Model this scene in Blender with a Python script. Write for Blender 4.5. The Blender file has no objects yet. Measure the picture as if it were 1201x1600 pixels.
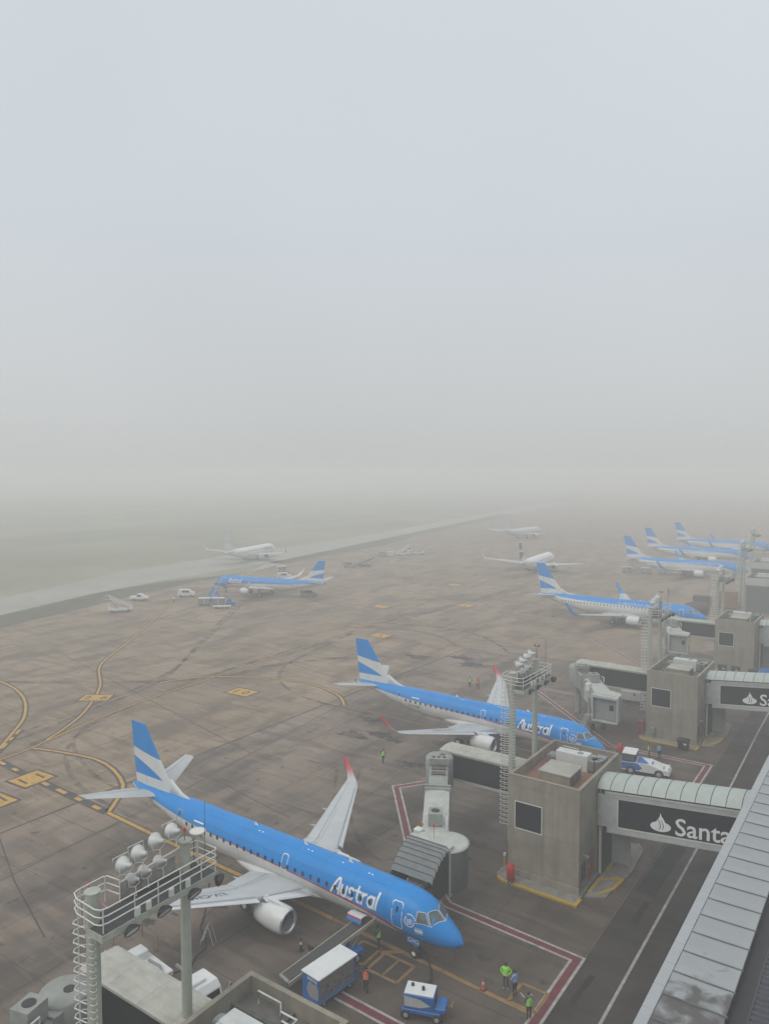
import bpy, bmesh, math, random
import numpy as np
from mathutils import Vector, Matrix

random.seed(11)
R = math.radians
S = bpy.context.scene
COL = S.collection

# ------------------------------------------------------------------ camera, sky, sun, exposure
CAM_H = 34.7
cam_d = bpy.data.cameras.new('camera')
cam = bpy.data.objects.new('camera', cam_d)
COL.objects.link(cam)
cam.location = (0, 0, CAM_H)
cam.rotation_euler = (R(90 - 3.04), 0, R(34.79))
cam_d.sensor_fit = 'VERTICAL'
cam_d.angle = 2 * math.atan(800 / 1183.0)
cam_d.clip_start = 0.3
cam_d.clip_end = 9000
S.camera = cam

SUN_EL, SUN_AZ = R(48), R(250)          # azimuth measured from +x, anticlockwise
world = bpy.data.worlds.new("World")
S.world = world
world.use_nodes = True
nt = world.node_tree
nt.nodes.clear()
wo = nt.nodes.new('ShaderNodeOutputWorld')
bg = nt.nodes.new('ShaderNodeBackground')
bg.inputs['Strength'].default_value = 0.1
sky = nt.nodes.new('ShaderNodeTexSky')
sky.sky_type = 'NISHITA'
sky.sun_disc = False
sky.sun_elevation = SUN_EL
sky.sun_rotation = R(90) - SUN_AZ
sky.dust_density = 6
tc = nt.nodes.new('ShaderNodeTexCoord')
sx = nt.nodes.new('ShaderNodeSeparateXYZ')
rmp = nt.nodes.new('ShaderNodeValToRGB')
cr = rmp.color_ramp
cr.elements[0].position = 0.0
cr.elements[0].color = (5.75, 5.85, 5.78, 1)
cr.elements[1].position = 1.0
cr.elements[1].color = (10.9, 11.3, 11.5, 1)
for p, c in ((0.025, (5.92, 6.05, 6.03)), (0.07, (6.12, 6.30, 6.36)), (0.15, (6.28, 6.56, 6.74)), (0.30, (6.42, 6.90, 7.3)), (0.55, (6.75, 7.35, 7.75))):
    e = cr.elements.new(p); e.color = (*c, 1)
# thin uneven structure of a fog layer, very soft
nz = nt.nodes.new('ShaderNodeTexNoise'); nz.inputs['Scale'].default_value = 1.6; nz.inputs['Detail'].default_value = 2
mr = nt.nodes.new('ShaderNodeMapRange')
mr.inputs['From Min'].default_value = 0.3; mr.inputs['From Max'].default_value = 0.7
mr.inputs['To Min'].default_value = 0.96; mr.inputs['To Max'].default_value = 1.04
mu = nt.nodes.new('ShaderNodeMix'); mu.data_type = 'RGBA'; mu.blend_type = 'MULTIPLY'; mu.inputs['Factor'].default_value = 1
mx = nt.nodes.new('ShaderNodeMix'); mx.data_type = 'RGBA'; mx.inputs['Factor'].default_value = 0.93
L = nt.links.new
L(tc.outputs['Generated'], sx.inputs[0]); L(sx.outputs['Z'], rmp.inputs['Fac'])
L(tc.outputs['Generated'], nz.inputs['Vector']); L(nz.outputs['Fac'], mr.inputs['Value'])
L(rmp.outputs['Color'], mu.inputs['A']); L(mr.outputs['Result'], mu.inputs['B'])
L(sky.outputs['Color'], mx.inputs['A']); L(mu.outputs['Result'], mx.inputs['B'])
L(mx.outputs['Result'], bg.inputs['Color']); L(bg.outputs[0], wo.inputs['Surface'])

sun_d = bpy.data.lights.new('sun', 'SUN')
sun_d.energy = 1.0
sun_d.angle = R(35)
sun_d.color = (1.0, 0.96, 0.9)
sun = bpy.data.objects.new('sun', sun_d)
COL.objects.link(sun)
sun.rotation_euler = Vector((-math.cos(SUN_EL) * math.cos(SUN_AZ), -math.cos(SUN_EL) * math.sin(SUN_AZ), -math.sin(SUN_EL))).to_track_quat('-Z', 'Y').to_euler()
S.view_settings.view_transform = 'Standard'
S.view_settings.look = 'None'
S.view_settings.exposure = 0.0
S.view_settings.gamma = 1
S.view_settings.use_curve_mapping = False
S.cycles.use_denoising = True
S.cycles.max_bounces = 6
S.cycles.volume_bounces = 1

# ------------------------------------------------------------------ materials
def _nodes(m):
    m.use_nodes = True
    n = m.node_tree
    return n, n.nodes['Principled BSDF'], n.links.new

MATS = {}
def mat(name, col, rough=0.6, metal=0.0, var=0.12, scale=1.5, streak=0.0, dirt=0.0, dirtcol=(0.06, 0.055, 0.05), bump=0.0, rnd=0.0):
    """principled colour with soft tone variation, vertical run-off streaks, blotchy dirt and per-object tone"""
    m = bpy.data.materials.new(name)
    n, b, L = _nodes(m)
    b.inputs['Roughness'].default_value = rough
    b.inputs['Metallic'].default_value = metal
    N = n.nodes.new
    t = N('ShaderNodeTexCoord')
    src = None
    rgb = N('ShaderNodeRGB'); rgb.outputs[0].default_value = (*col, 1)
    src = rgb.outputs[0]
    def mult(src, fac):
        x = N('ShaderNodeMix'); x.data_type = 'RGBA'; x.blend_type = 'MULTIPLY'; x.inputs['Factor'].default_value = 1
        L(src, x.inputs['A']); L(fac, x.inputs['B'])
        return x.outputs['Result']
    def noise(sc, detail=4, vec=None, mapping=None):
        q = N('ShaderNodeTexNoise'); q.inputs['Scale'].default_value = sc; q.inputs['Detail'].default_value = detail
        if mapping:
            mp = N('ShaderNodeMapping'); mp.inputs['Scale'].default_value = mapping
            L(t.outputs['Object'], mp.inputs[0]); L(mp.outputs[0], q.inputs['Vector'])
        else:
            L(t.outputs['Object'], q.inputs['Vector'])
        return q.outputs['Fac']
    def rng(v, a, b_, c, d):
        q = N('ShaderNodeMapRange'); L(v, q.inputs['Value'])
        for k, x in zip(('From Min', 'From Max', 'To Min', 'To Max'), (a, b_, c, d)): q.inputs[k].default_value = x
        return q.outputs['Result']
    if var:
        src = mult(src, rng(noise(scale, 6), 0.3, 0.7, 1 - var, 1 + var))
    if streak:
        src = mult(src, rng(noise(1.0, 5, mapping=(2.4, 2.4, 0.12)), 0.38, 0.62, 1 - streak, 1.0))
    if dirt:
        x = N('ShaderNodeMix'); x.data_type = 'RGBA'
        L(rng(noise(scale * 0.9 + 0.3, 8), 0.5, 0.72, 0, dirt), x.inputs['Factor'])
        L(src, x.inputs['A']); x.inputs['B'].default_value = (*dirtcol, 1)
        src = x.outputs['Result']
    if rnd:
        o = N('ShaderNodeObjectInfo')
        src = mult(src, rng(o.outputs['Random'], 0, 1, 1 - rnd, 1 + rnd))
    L(src, b.inputs['Base Color'])
    if bump:
        bp = N('ShaderNodeBump'); bp.inputs['Strength'].default_value = bump; bp.inputs['Distance'].default_value = 0.02
        L(noise(9, 6), bp.inputs['Height']); L(bp.outputs[0], b.inputs['Normal'])
    MATS[name] = m
    return m

WHITE = mat('aircraft_white', (0.62, 0.63, 0.62), 0.35, var=0.04, scale=.6, dirt=0.16, dirtcol=(.36, .35, .33))
BELLY = mat('aircraft_white_belly', (0.58, 0.585, 0.57), 0.4, var=0.06, scale=.5, dirt=0.3, dirtcol=(.33, .32, .30))
BLUE = mat('aircraft_blue', (0.0, 0.225, 0.62), 0.34, var=0.05, scale=.4)
BLUE.node_tree.nodes['Principled BSDF'].inputs['Specular IOR Level'].default_value = .28
RED = mat('aircraft_red', (0.42, 0.02, 0.035), 0.35, var=0.03)
WINGM = mat('wing_grey', (0.46, 0.48, 0.49), 0.38, var=0.06, scale=.7, dirt=0.15, dirtcol=(.25, .25, .25))
SILVER = mat('bare_metal', (0.62, 0.63, 0.64), 0.28, 0.85, var=0.06)
DARKMETAL = mat('exhaust_metal', (0.17, 0.155, 0.14), 0.4, 0.7)
GLASS = mat('dark_glass', (0.012, 0.015, 0.02), 0.12, var=0.02)
GLASS.node_tree.nodes['Principled BSDF'].inputs['Specular IOR Level'].default_value = .2
COCKPIT = mat('cockpit_glass', (0.10, 0.125, 0.13), 0.05, var=0.3, scale=2)
WINDOWM = mat('cabin_window_glass', (0.018, 0.02, 0.024), 0.1, var=0)
RUBBER = mat('black_rubber', (0.02, 0.02, 0.021), 0.7, var=.1)
BLACK = mat('black_paint', (0.015, 0.015, 0.016), 0.5)
LETTER = mat('letter_white', (0.78, 0.78, 0.78), 0.4, var=0)
LETTERDK = mat('letter_black', (0.025, 0.027, 0.03), 0.5, var=0)
PALEBLUE = mat('letter_pale_blue', (0.25, 0.45, 0.75), 0.4, var=0)
DARKTAIL = mat('tail_dark', (0.15, 0.13, 0.16), 0.4)
AWHITE = mat('aircraft_bright_white', (0.80, 0.80, 0.79), .35, var=.03)
PALETAIL = mat('tail_pale_grey', (0.68, 0.68, 0.67), .4)
GREYMARK = mat('grey_mark', (0.30, 0.31, 0.31), 0.4)
CREAM = mat('mast_cream', (0.40, 0.42, 0.36), 0.5, var=0.08, streak=0.12, dirt=0.1)
RAIL = mat('rail_white', (0.62, 0.63, 0.59), 0.45, var=0.05)
CONC = mat('concrete_wall', (0.275, 0.248, 0.195), 0.85, var=0.14, scale=.6, streak=0.13, dirt=0.35, dirtcol=(.13, .12, .10), bump=0.25, rnd=0.05)
CONCD = mat('concrete_dark', (0.12, 0.115, 0.105), 0.9, var=0.15, streak=0.3)
CONCL = mat('concrete_light', (0.33, 0.32, 0.28), 0.85, var=0.1, scale=.7, dirt=0.3, dirtcol=(.17, .16, .14))
REDTILE = mat('terracotta_roof', (0.23, 0.115, 0.08), 0.85, var=0.2, scale=1.2, dirt=0.5, dirtcol=(.13, .09, .075))
ROOFGREY = mat('roof_grey', (0.14, 0.13, 0.12), 0.9, var=0.25, scale=1.2, dirt=0.5)
ACWHITE = mat('unit_white', (0.52, 0.54, 0.53), 0.5, var=0.07, dirt=0.2, dirtcol=(.3, .29, .27))
ACGREY = mat('unit_grey', (0.24, 0.25, 0.245), 0.55, var=0.08, dirt=0.2)
DUCT = mat('duct_grey', (0.23, 0.24, 0.24), 0.45, 0.3, var=0.1)
BRIDGEROOF = mat('bridge_roof', (0.40, 0.40, 0.35), 0.7, var=0.10, scale=1.2, streak=0, dirt=0.5, dirtcol=(.25, .245, .21))
BRIDGEGREY = mat('bridge_grey', (0.27, 0.28, 0.26), 0.6, var=0.1, dirt=0.35, dirtcol=(.14, .14, .12))
BRIDGELIGHT = mat('bridge_light', (0.42, 0.43, 0.405), 0.6, var=0.1, dirt=0.3, dirtcol=(.22, .22, .19))
BRIDGEDARK = mat('bridge_dark_wall', (0.016, 0.018, 0.023), 0.5, var=0.25, scale=.6)
RUST = mat('rust_brown', (0.16, 0.10, 0.075), 0.8, var=0.3, scale=3)
BOARD = mat('weathered_board', (0.30, 0.28, 0.25), 0.8, var=0.3, scale=2, dirt=.8, dirtcol=(.15, .09, .06))
DECK = mat('deck_dark', (0.045, 0.047, 0.05), 0.9, var=.15)
CANOPY = mat('canopy_fabric', (0.21, 0.225, 0.225), 0.75, var=0.1, dirt=0.2)
SIGNBLK = mat('sign_black', (0.008, 0.010, 0.014), 0.6, var=0.1)
SIGNBLK.node_tree.nodes['Principled BSDF'].inputs['Specular IOR Level'].default_value = .15
LINKROOF = mat('link_roof', (0.38, 0.42, 0.39), 0.5, var=0.07, scale=.8, dirt=0.15, dirtcol=(.25, .26, .23), rnd=0.04)
LINKWHITE = mat('link_white', (0.42, 0.435, 0.43), 0.55, var=0.08, dirt=0.25, dirtcol=(.25, .24, .22))
GUTTER = mat('gutter_dark', (0.055, 0.055, 0.058), 0.7)
CORR = mat('corrugated_dark', (0.045, 0.048, 0.062), 0.45, 0.2, var=0.15)
YELLOW = mat('kerb_yellow', (0.46, 0.30, 0.02), 0.7, var=0.2, scale=3, dirt=0.3)
KERBC = mat('kerb_concrete', (0.22, 0.205, 0.18), 0.9, var=0.2)
SIGNRED = mat('sign_red', (0.50, 0.025, 0.02), 0.5)
DOORRED = mat('door_red', (0.25, 0.065, 0.055), 0.6)
VBLUE = mat('vehicle_blue', (0.01, 0.13, 0.42), 0.4, var=.08, dirt=.15)
VWHITE = mat('vehicle_white', (0.66, 0.67, 0.66), 0.4, var=.05, dirt=.15, dirtcol=(.35, .34, .32))
VNAVY = mat('vehicle_navy', (0.012, 0.025, 0.09), 0.4)
TARP = mat('cart_tarp', (0.20, 0.185, 0.155), 0.8, var=.3, scale=3, dirt=.4)
BELT = mat('conveyor_belt', (0.045, 0.043, 0.042), 0.7)
BELTFRAME = mat('loader_frame_cream', (0.42, 0.40, 0.30), 0.6)
VESTG = mat('vest_green', (0.30, 0.85, 0.04), 0.6, var=.12, scale=6)
VESTO = mat('vest_orange', (0.80, 0.10, 0.02), 0.6, var=.12, scale=6)
SHIRTB = mat('shirt_blue', (0.22, 0.36, 0.60), 0.8, var=.15, scale=6)
TROU = mat('trousers_dark', (0.025, 0.028, 0.038), 0.85, var=.2, scale=5)
JACKET = mat('jacket_dark', (0.05, 0.055, 0.06), 0.85, var=.2, scale=5)
SKIN = mat('skin', (0.36, 0.20, 0.14), 0.6)
HAIR = mat('hair_dark', (0.02, 0.016, 0.013), 0.7)
SHOE = mat('shoe_grey', (0.35, 0.35, 0.35), 0.7)
REFL = mat('reflective_tape', (0.6, 0.6, 0.55), 0.4)
ORANGE = mat('cone_orange', (0.62, 0.10, 0.03), 0.6)
CONT = mat('container_tan', (0.24, 0.15, 0.085), 0.7, var=.1)
CONTD = mat('container_dark', (0.09, 0.065, 0.055), 0.7)
GREYV = mat('vehicle_grey', (0.22, 0.22, 0.21), 0.6)
GREENV = mat('loader_green', (0.05, 0.085, 0.06), 0.6)
CARTGREY = mat('cart_dark_grey', (0.10, 0.105, 0.11), 0.6)
LAMPMETAL = mat('lamp_housing', (0.50, 0.51, 0.49), 0.5, 0.12, var=0.12, dirt=.2, dirtcol=(.3, .29, .27))
LAMPGLASS = mat('lamp_glass', (0.5, 0.52, 0.52), 0.1)
PANELGREY = mat('facade_grey', (0.10, 0.108, 0.118), 0.5, var=.06)
GRASSC = mat('grass_field', (0.23, 0.225, 0.15), 0.95, var=0.3, scale=.02, dirt=.4, dirtcol=(.13, .12, .08))
ASPH = mat('taxiway_asphalt', (0.34, 0.325, 0.285), 0.9, var=0.12, scale=.05, dirt=.3, dirtcol=(.13, .125, .12))
MARKY = mat('paint_yellow', (0.50, 0.285, 0.045), 0.7, var=0.18, scale=1.8, dirt=0.42, dirtcol=(.20, .15, .09))
MARKYW = mat('paint_yellow_worn', (0.27, 0.155, 0.05), 0.75, var=0.25, scale=1.5, dirt=0.6, dirtcol=(.11, .09, .07))
MARKK = mat('paint_black', (0.062, 0.056, 0.052), 0.8, var=0.2, scale=1.5, dirt=.4, dirtcol=(.12, .11, .10))
MARKW = mat('paint_white', (0.36, 0.34, 0.32), 0.75, var=0.25, scale=1.6, dirt=0.6, dirtcol=(.15, .14, .13))
MARKR = mat('paint_red', (0.145, 0.028, 0.035), 0.75, var=0.25, scale=1.6, dirt=0.5, dirtcol=(.07, .045, .045))
JOINT = mat('joint_seal', (0.055, 0.046, 0.042), 0.9, var=.3, scale=.6)

def ground_mat(name, c1, c2, c3, stains=0.5, ang=0.0, rnd=0.0, wet=0.0, worn=False):
    m = bpy.data.materials.new(name)
    n, b, L = _nodes(m)
    N = n.nodes.new
    g = N('ShaderNodeNewGeometry')          # world position: one continuous pavement across all slabs
    def noise(sc, det, scale=(1, 1, 1), rot=0, dist=0.0):
        mp = N('ShaderNodeMapping'); mp.inputs['Scale'].default_value = scale; mp.inputs['Rotation'].default_value = (0, 0, rot)
        L(g.outputs['Position'], mp.inputs[0])
        q = N('ShaderNodeTexNoise'); q.inputs['Scale'].default_value = sc; q.inputs['Detail'].default_value = det
        q.inputs['Distortion'].default_value = dist
        L(mp.outputs[0], q.inputs['Vector'])
        return q.outputs['Fac']
    def rng(v, a, b_, c=0, d=1):
        q = N('ShaderNodeMapRange'); L(v, q.inputs['Value'])
        for k, x in zip(('From Min', 'From Max', 'To Min', 'To Max'), (a, b_, c, d)): q.inputs[k].default_value = x
        return q.outputs['Result']
    def mix(f, a, bb, mode='MIX'):
        q = N('ShaderNodeMix'); q.data_type = 'RGBA'; q.blend_type = mode
        if isinstance(f, float): q.inputs['Factor'].default_value = f
        else: L(f, q.inputs['Factor'])
        for k, v in (('A', a), ('B', bb)):
            if isinstance(v, tuple): q.inputs[k].default_value = (*v, 1)
            else: L(v, q.inputs[k])
        return q.outputs['Result']
    c = mix(rng(noise(.045, 6), .35, .65), c1, c2)
    c = mix(rng(noise(.22, 7, (1, .38, 1), ang, .6), .44, .64, 0, .85), c, c3)            # traffic film drawn out along the taxi routes
    c = mix(rng(noise(.5, 6, (.20, 1, 1), ang + .3, .8), .50, .66, 0, .6), c, c3)
    c = mix(rng(noise(1.3, 7, (.12, 1, 1), ang - .22, .5), .50, .66, 0, .26), c, tuple(x * .8 for x in c3))   # fine scrape marks
    c = mix(rng(noise(1.1, 7, (.15, 1, 1), ang + .75, .5), .55, .68, 0, .30), c, tuple(min(1, x * 1.3) for x in c1))
    c = mix(rng(noise(.16, 5, (1, .5, 1), ang - .5, 1.0), .60, .72, 0, .35), c, tuple(min(1, x * 1.35) for x in c1))   # worn pale patches
    c = mix(rng(noise(.9, 8), .62, .74, 0, stains), c, tuple(x * .55 for x in c3))         # oil spots
    c = mix(rng(noise(2.6, 6), .66, .74, 0, stains * .8), c, tuple(x * .45 for x in c3))
    fine = rng(noise(14, 6), .3, .7, .90, 1.10)
    c = mix(1.0, c, fine, 'MULTIPLY')
    if rnd:
        o = N('ShaderNodeObjectInfo')
        c = mix(1.0, c, rng(o.outputs['Random'], 0, 1, 1 - rnd, 1 + rnd), 'MULTIPLY')
    if worn:        # oily dirt plus darkening that offsets haze near the gates, along a ragged line
        sp = N('ShaderNodeSeparateXYZ'); L(g.outputs['Position'], sp.inputs[0])
        ad = N('ShaderNodeMath'); ad.operation = 'MULTIPLY_ADD'; L(noise(.09, 6), ad.inputs[0]); ad.inputs[1].default_value = -44; L(sp.outputs['X'], ad.inputs[2])
        c = mix(1.0, c, rng(ad.outputs[0], -92, -52, 2.35, 1.0), 'MULTIPLY')
    L(c, b.inputs['Base Color'])
    L(rng(noise(.3, 5), .4, .65, .78 - wet, .9), b.inputs['Roughness'])
    bp = N('ShaderNodeBump'); bp.inputs['Strength'].default_value = .25; bp.inputs['Distance'].default_value = .01
    L(noise(20, 4), bp.inputs['Height']); L(bp.outputs[0], b.inputs['Normal'])
    return m
APRON = ground_mat('apron_concrete', (0.305, 0.230, 0.158), (0.235, 0.178, 0.123), (0.125, 0.095, 0.069), .75, -.1)
STAND = ground_mat('stand_concrete', (0.122, 0.093, 0.070), (0.090, 0.069, 0.053), (0.038, 0.030, 0.024), .9, -.1, rnd=.05, wet=.1, worn=True)
ROAD = ground_mat('service_road', (0.052, 0.041, 0.033), (0.039, 0.031, 0.026), (0.019, 0.016, 0.014), .6, 0.0, rnd=.05, wet=.1)

SEAM = mat('seam_grey', (0.13, 0.135, 0.14), .6)
def panel_mat():
    """white roof sheets with a patch of black mould on the sheets nearest the camera end"""
    m = mat('roof_panel_white', (0.29, 0.305, 0.312), 0.42, var=0.07, scale=.8, dirt=.25, dirtcol=(.32, .33, .33), rnd=.03)
    n = m.node_tree; N = n.nodes.new; L = n.links.new
    b = n.nodes['Principled BSDF']
    src = b.inputs['Base Color'].links[0].from_socket
    g = N('ShaderNodeNewGeometry'); sp = N('ShaderNodeSeparateXYZ'); L(g.outputs['Position'], sp.inputs[0])
    a = N('ShaderNodeMapRange'); L(sp.outputs['Y'], a.inputs['Value'])
    for k, x in zip(('From Min', 'From Max', 'To Min', 'To Max'), (39.3, 35.2, 0.0, 0.30)): a.inputs[k].default_value = x
    q = N('ShaderNodeTexNoise'); q.inputs['Scale'].default_value = 0.9; q.inputs['Detail'].default_value = 8; q.inputs['Distortion'].default_value = .45
    L(g.outputs['Position'], q.inputs['Vector'])
    ad = N('ShaderNodeMath'); L(a.outputs['Result'], ad.inputs[0]); L(q.outputs['Fac'], ad.inputs[1])
    r = N('ShaderNodeMapRange'); L(ad.outputs[0], r.inputs['Value'])
    for k, x in zip(('From Min', 'From Max', 'To Min', 'To Max'), (0.66, 0.84, 0.0, 0.9)): r.inputs[k].default_value = x
    x = N('ShaderNodeMix'); x.data_type = 'RGBA'; L(r.outputs['Result'], x.inputs['Factor'])
    L(src, x.inputs['A']); x.inputs['B'].default_value = (.055, .047, .04, 1)
    L(x.outputs['Result'], b.inputs['Base Color'])
    return m
ROOFPANEL = panel_mat()
EAVE = mat('eave_white', (0.34, 0.36, 0.37), 0.4, var=0.06, scale=1.0, rnd=.03)

def winglet_mat():
    m = mat('winglet_red', (0.62, 0.05, 0.06), 0.35, var=0)
    n = m.node_tree; N = n.nodes.new; L = n.links.new; b = n.nodes['Principled BSDF']
    t = N('ShaderNodeTexCoord'); sp = N('ShaderNodeSeparateXYZ'); L(t.outputs['Object'], sp.inputs[0])
    r = N('ShaderNodeValToRGB'); a = N('ShaderNodeMapRange'); L(sp.outputs['Z'], a.inputs['Value'])
    a.inputs['From Min'].default_value = 4.2; a.inputs['From Max'].default_value = 5.4
    L(a.outputs['Result'], r.inputs['Fac'])
    r.color_ramp.elements[0].color = (.46, .48, .49, 1); r.color_ramp.elements[1].color = (.58, .05, .065, 1)
    e = r.color_ramp.elements.new(.22); e.color = (.5, .42, .43, 1)
    e = r.color_ramp.elements.new(.6); e.color = (.56, .14, .16, 1)
    L(r.outputs['Color'], b.inputs['Base Color'])
    return m
WLRED = winglet_mat()

# ------------------------------------------------------------------ mesh helpers
class MB:
    def __init__(self):
        self.v = []; self.f = []; self.m = []; self.s = []
    def add(self, vs, fs, mat=0, smooth=False):
        o = len(self.v)
        self.v += [tuple(x) for x in vs]
        for k, f in enumerate(fs):
            self.f.append(tuple(i + o for i in f))
            self.m.append(mat[k] if isinstance(mat, list) else mat)
            self.s.append(smooth)
        return self
    def box(self, x0, x1, y0, y1, z0, z1, mat=0):
        v = [(x, y, z) for z in (z0, z1) for y in (y0, y1) for x in (x0, x1)]
        return self.add(v, [(0, 2, 3, 1), (4, 5, 7, 6), (0, 1, 5, 4), (2, 6, 7, 3), (0, 4, 6, 2), (1, 3, 7, 5)], mat)
    def bbox(self, x0, x1, y0, y1, z0, z1, bev=.03, mat=0):
        """box with bevelled vertical and top edges"""
        def ring(b, z): return [(x0 + b, y0, z), (x1 - b, y0, z), (x1, y0 + b, z), (x1, y1 - b, z), (x1 - b, y1, z), (x0 + b, y1, z), (x0, y1 - b, z), (x0, y0 + b, z)]
        r0 = ring(bev, z0); r1 = ring(bev, z1 - bev)
        r2 = [(x0 + bev * 1.6, y0 + bev, z1), (x1 - bev * 1.6, y0 + bev, z1), (x1 - bev, y0 + bev * 1.6, z1), (x1 - bev, y1 - bev * 1.6, z1),
              (x1 - bev * 1.6, y1 - bev, z1), (x0 + bev * 1.6, y1 - bev, z1), (x0 + bev, y1 - bev * 1.6, z1), (x0 + bev, y0 + bev * 1.6, z1)]
        return self.loft([r0, r1, r2], mat=mat, smooth=False)
    def obox(self, c, size, rz=0, ry=0, rx=0, mat=0):
        M = Matrix.Translation(c) @ Matrix.Rotation(rz, 4, 'Z') @ Matrix.Rotation(ry, 4, 'Y') @ Matrix.Rotation(rx, 4, 'X')
        a, b, d = (s / 2 for s in size)
        v = [M @ Vector((x, y, z)) for z in (-d, d) for y in (-b, b) for x in (-a, a)]
        return self.add(v, [(0, 2, 3, 1), (4, 5, 7, 6), (0, 1, 5, 4), (2, 6, 7, 3), (0, 4, 6, 2), (1, 3, 7, 5)], mat)
    def loft(self, rings, caps=(True, True), closed=True, smooth=True, mat=0):
        n = len(rings[0]); vs = [p for r in rings for p in r]; fs = []; ms = []
        for i in range(len(rings) - 1):
            for j in range(n if closed else n - 1):
                k = (j + 1) % n
                fs.append((i * n + j, i * n + k, (i + 1) * n + k, (i + 1) * n + j))
                ms.append(mat[j] if isinstance(mat, list) else mat)
        self.add(vs, fs, ms, smooth)
        m0 = mat[0] if isinstance(mat, list) else mat
        if caps[0]: self.add(rings[0], [tuple(reversed(range(n)))], m0)
        if caps[1]: self.add(rings[-1], [tuple(range(n))], m0)
        return self
    def cyl(self, p0, p1, r0, r1=None, n=12, caps=True, smooth=True, mat=0):
        r1 = r0 if r1 is None else r1
        p0 = Vector(p0); p1 = Vector(p1); d = (p1 - p0).normalized()
        u = d.cross(Vector((0, 0, 1)))
        if u.length < 1e-3: u = Vector((1, 0, 0))
        u.normalize(); w = d.cross(u)
        A = [2 * math.pi * i / n for i in range(n)]
        return self.loft([[p0 + (u * math.cos(a) + w * math.sin(a)) * r0 for a in A], [p1 + (u * math.cos(a) + w * math.sin(a)) * r1 for a in A]], (caps, caps), True, smooth, mat)
    def tube(self, pts, r, n=6, closed=False, mat=0):
        pts = [Vector(p) for p in pts]; rings = []; N = len(pts)
        up = Vector((0, 0, 1))
        for i, p in enumerate(pts):
            a = pts[(i - 1) % N] if (closed or i) else p
            b = pts[(i + 1) % N] if (closed or i < N - 1) else p
            d = (b - a).normalized()
            u = d.cross(up)
            if u.length < 1e-2: u = d.cross(Vector((1, 0, 0)))
            u.normalize(); w = d.cross(u)
            rings.append([p + (u * math.cos(t) + w * math.sin(t)) * r for t in (2 * math.pi * k / n for k in range(n))])
        if closed: rings.append(rings[0])
        return self.loft(rings, (not closed, not closed), True, True, mat)
    def prism(self, pts, z0, z1, mat=0):
        n = len(pts)
        return self.loft([[(x, y, z0) for x, y in pts], [(x, y, z1) for x, y in pts]], smooth=False, mat=mat)
    def lathe_x(self, c, prof, n=24, mat=0, smooth=True):
        """prof: (distance along -x, radius)"""
        rings = [[(c[0] - s, c[1] + r * math.cos(a), c[2] + r * math.sin(a)) for a in (2 * math.pi * k / n for k in range(n))] for s, r in prof]
        vs = [p for r in rings for p in r]; fs = []; ms = []
        for i in range(len(rings) - 1):
            for j in range(n):
                k = (j + 1) % n
                fs.append((i * n + j, i * n + k, (i + 1) * n + k, (i + 1) * n + j)); ms.append(mat[i] if isinstance(mat, list) else mat)
        return self.add(vs, fs, ms, smooth)
    def lathe_z(self, c, prof, n=16, mat=0, smooth=True):
        rings = [[(c[0] + r * math.cos(a), c[1] + r * math.sin(a), c[2] + z) for a in (2 * math.pi * k / n for k in range(n))] for z, r in prof]
        return self.loft(rings, (True, True), True, smooth, mat)
    def build(self, name, mats, parent=None, loc=None, rot=None):
        me = bpy.data.meshes.new(name)
        me.from_pydata(self.v, [], self.f)
        if not isinstance(mats, (list, tuple)): mats = [mats]
        for m in mats: me.materials.append(m)
        me.polygons.foreach_set('material_index', self.m)
        me.polygons.foreach_set('use_smooth', self.s)
        me.validate(); me.update()
        return link(name, me, parent, loc, rot)

def link(name, me, parent=None, loc=None, rot=None):
    o = bpy.data.objects.new(name, me)
    COL.objects.link(o)
    if parent: o.parent = parent
    if loc: o.location = loc
    if rot: o.rotation_euler = rot
    return o
def tag(o, label=None, cat=None, group=None, kind=None):
    for k, v in (('label', label), ('category', cat), ('group', group), ('kind', kind)):
        if v: o[k] = v
    return o
def thing(name, label, cat, loc=(0, 0, 0), rz=0.0, group=None):
    o = bpy.data.objects.new(name, None)
    COL.objects.link(o)
    o.location = loc; o.rotation_euler = (0, 0, rz); o.empty_display_size = .2
    return tag(o, label, cat, group)
def copy_tree(o, parent=None, label=None):
    c = o.copy(); COL.objects.link(c)
    if parent: c.parent = parent
    if label: c['label'] = label
    for ch in list(o.children): copy_tree(ch, c)
    return c
def structure(name, mb, mats): return tag(mb.build(name, mats), kind='structure')

def text_geo(s, size):
    cu = bpy.data.curves.new('lettering', 'FONT')
    cu.body = s; cu.size = size; cu.resolution_u = 3; cu.offset = .012 * size
    ob = bpy.data.objects.new('lettering', cu)
    me = ob.to_mesh()
    bm = bmesh.new(); bm.from_mesh(me)
    ob.to_mesh_clear()
    bpy.data.objects.remove(ob); bpy.data.curves.remove(cu)
    bmesh.ops.remove_doubles(bm, verts=bm.verts, dist=size * .002)
    return bm
def flat_text(s, size, name, m, parent, origin, ax, ay, bold=0.0):
    """lettering lying in the plane spanned by ax (reading direction) and ay (up)"""
    bm = text_geo(s, size)
    o = Vector(origin); ax = Vector(ax); ay = Vector(ay)
    mb = MB()
    vs = [o + ax * v.co.x + ay * v.co.y for v in bm.verts]
    bm.verts.index_update()
    mb.add(vs, [tuple(v.index for v in f.verts) for f in bm.faces])
    bm.free()
    return mb.build(name, m, parent)
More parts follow.
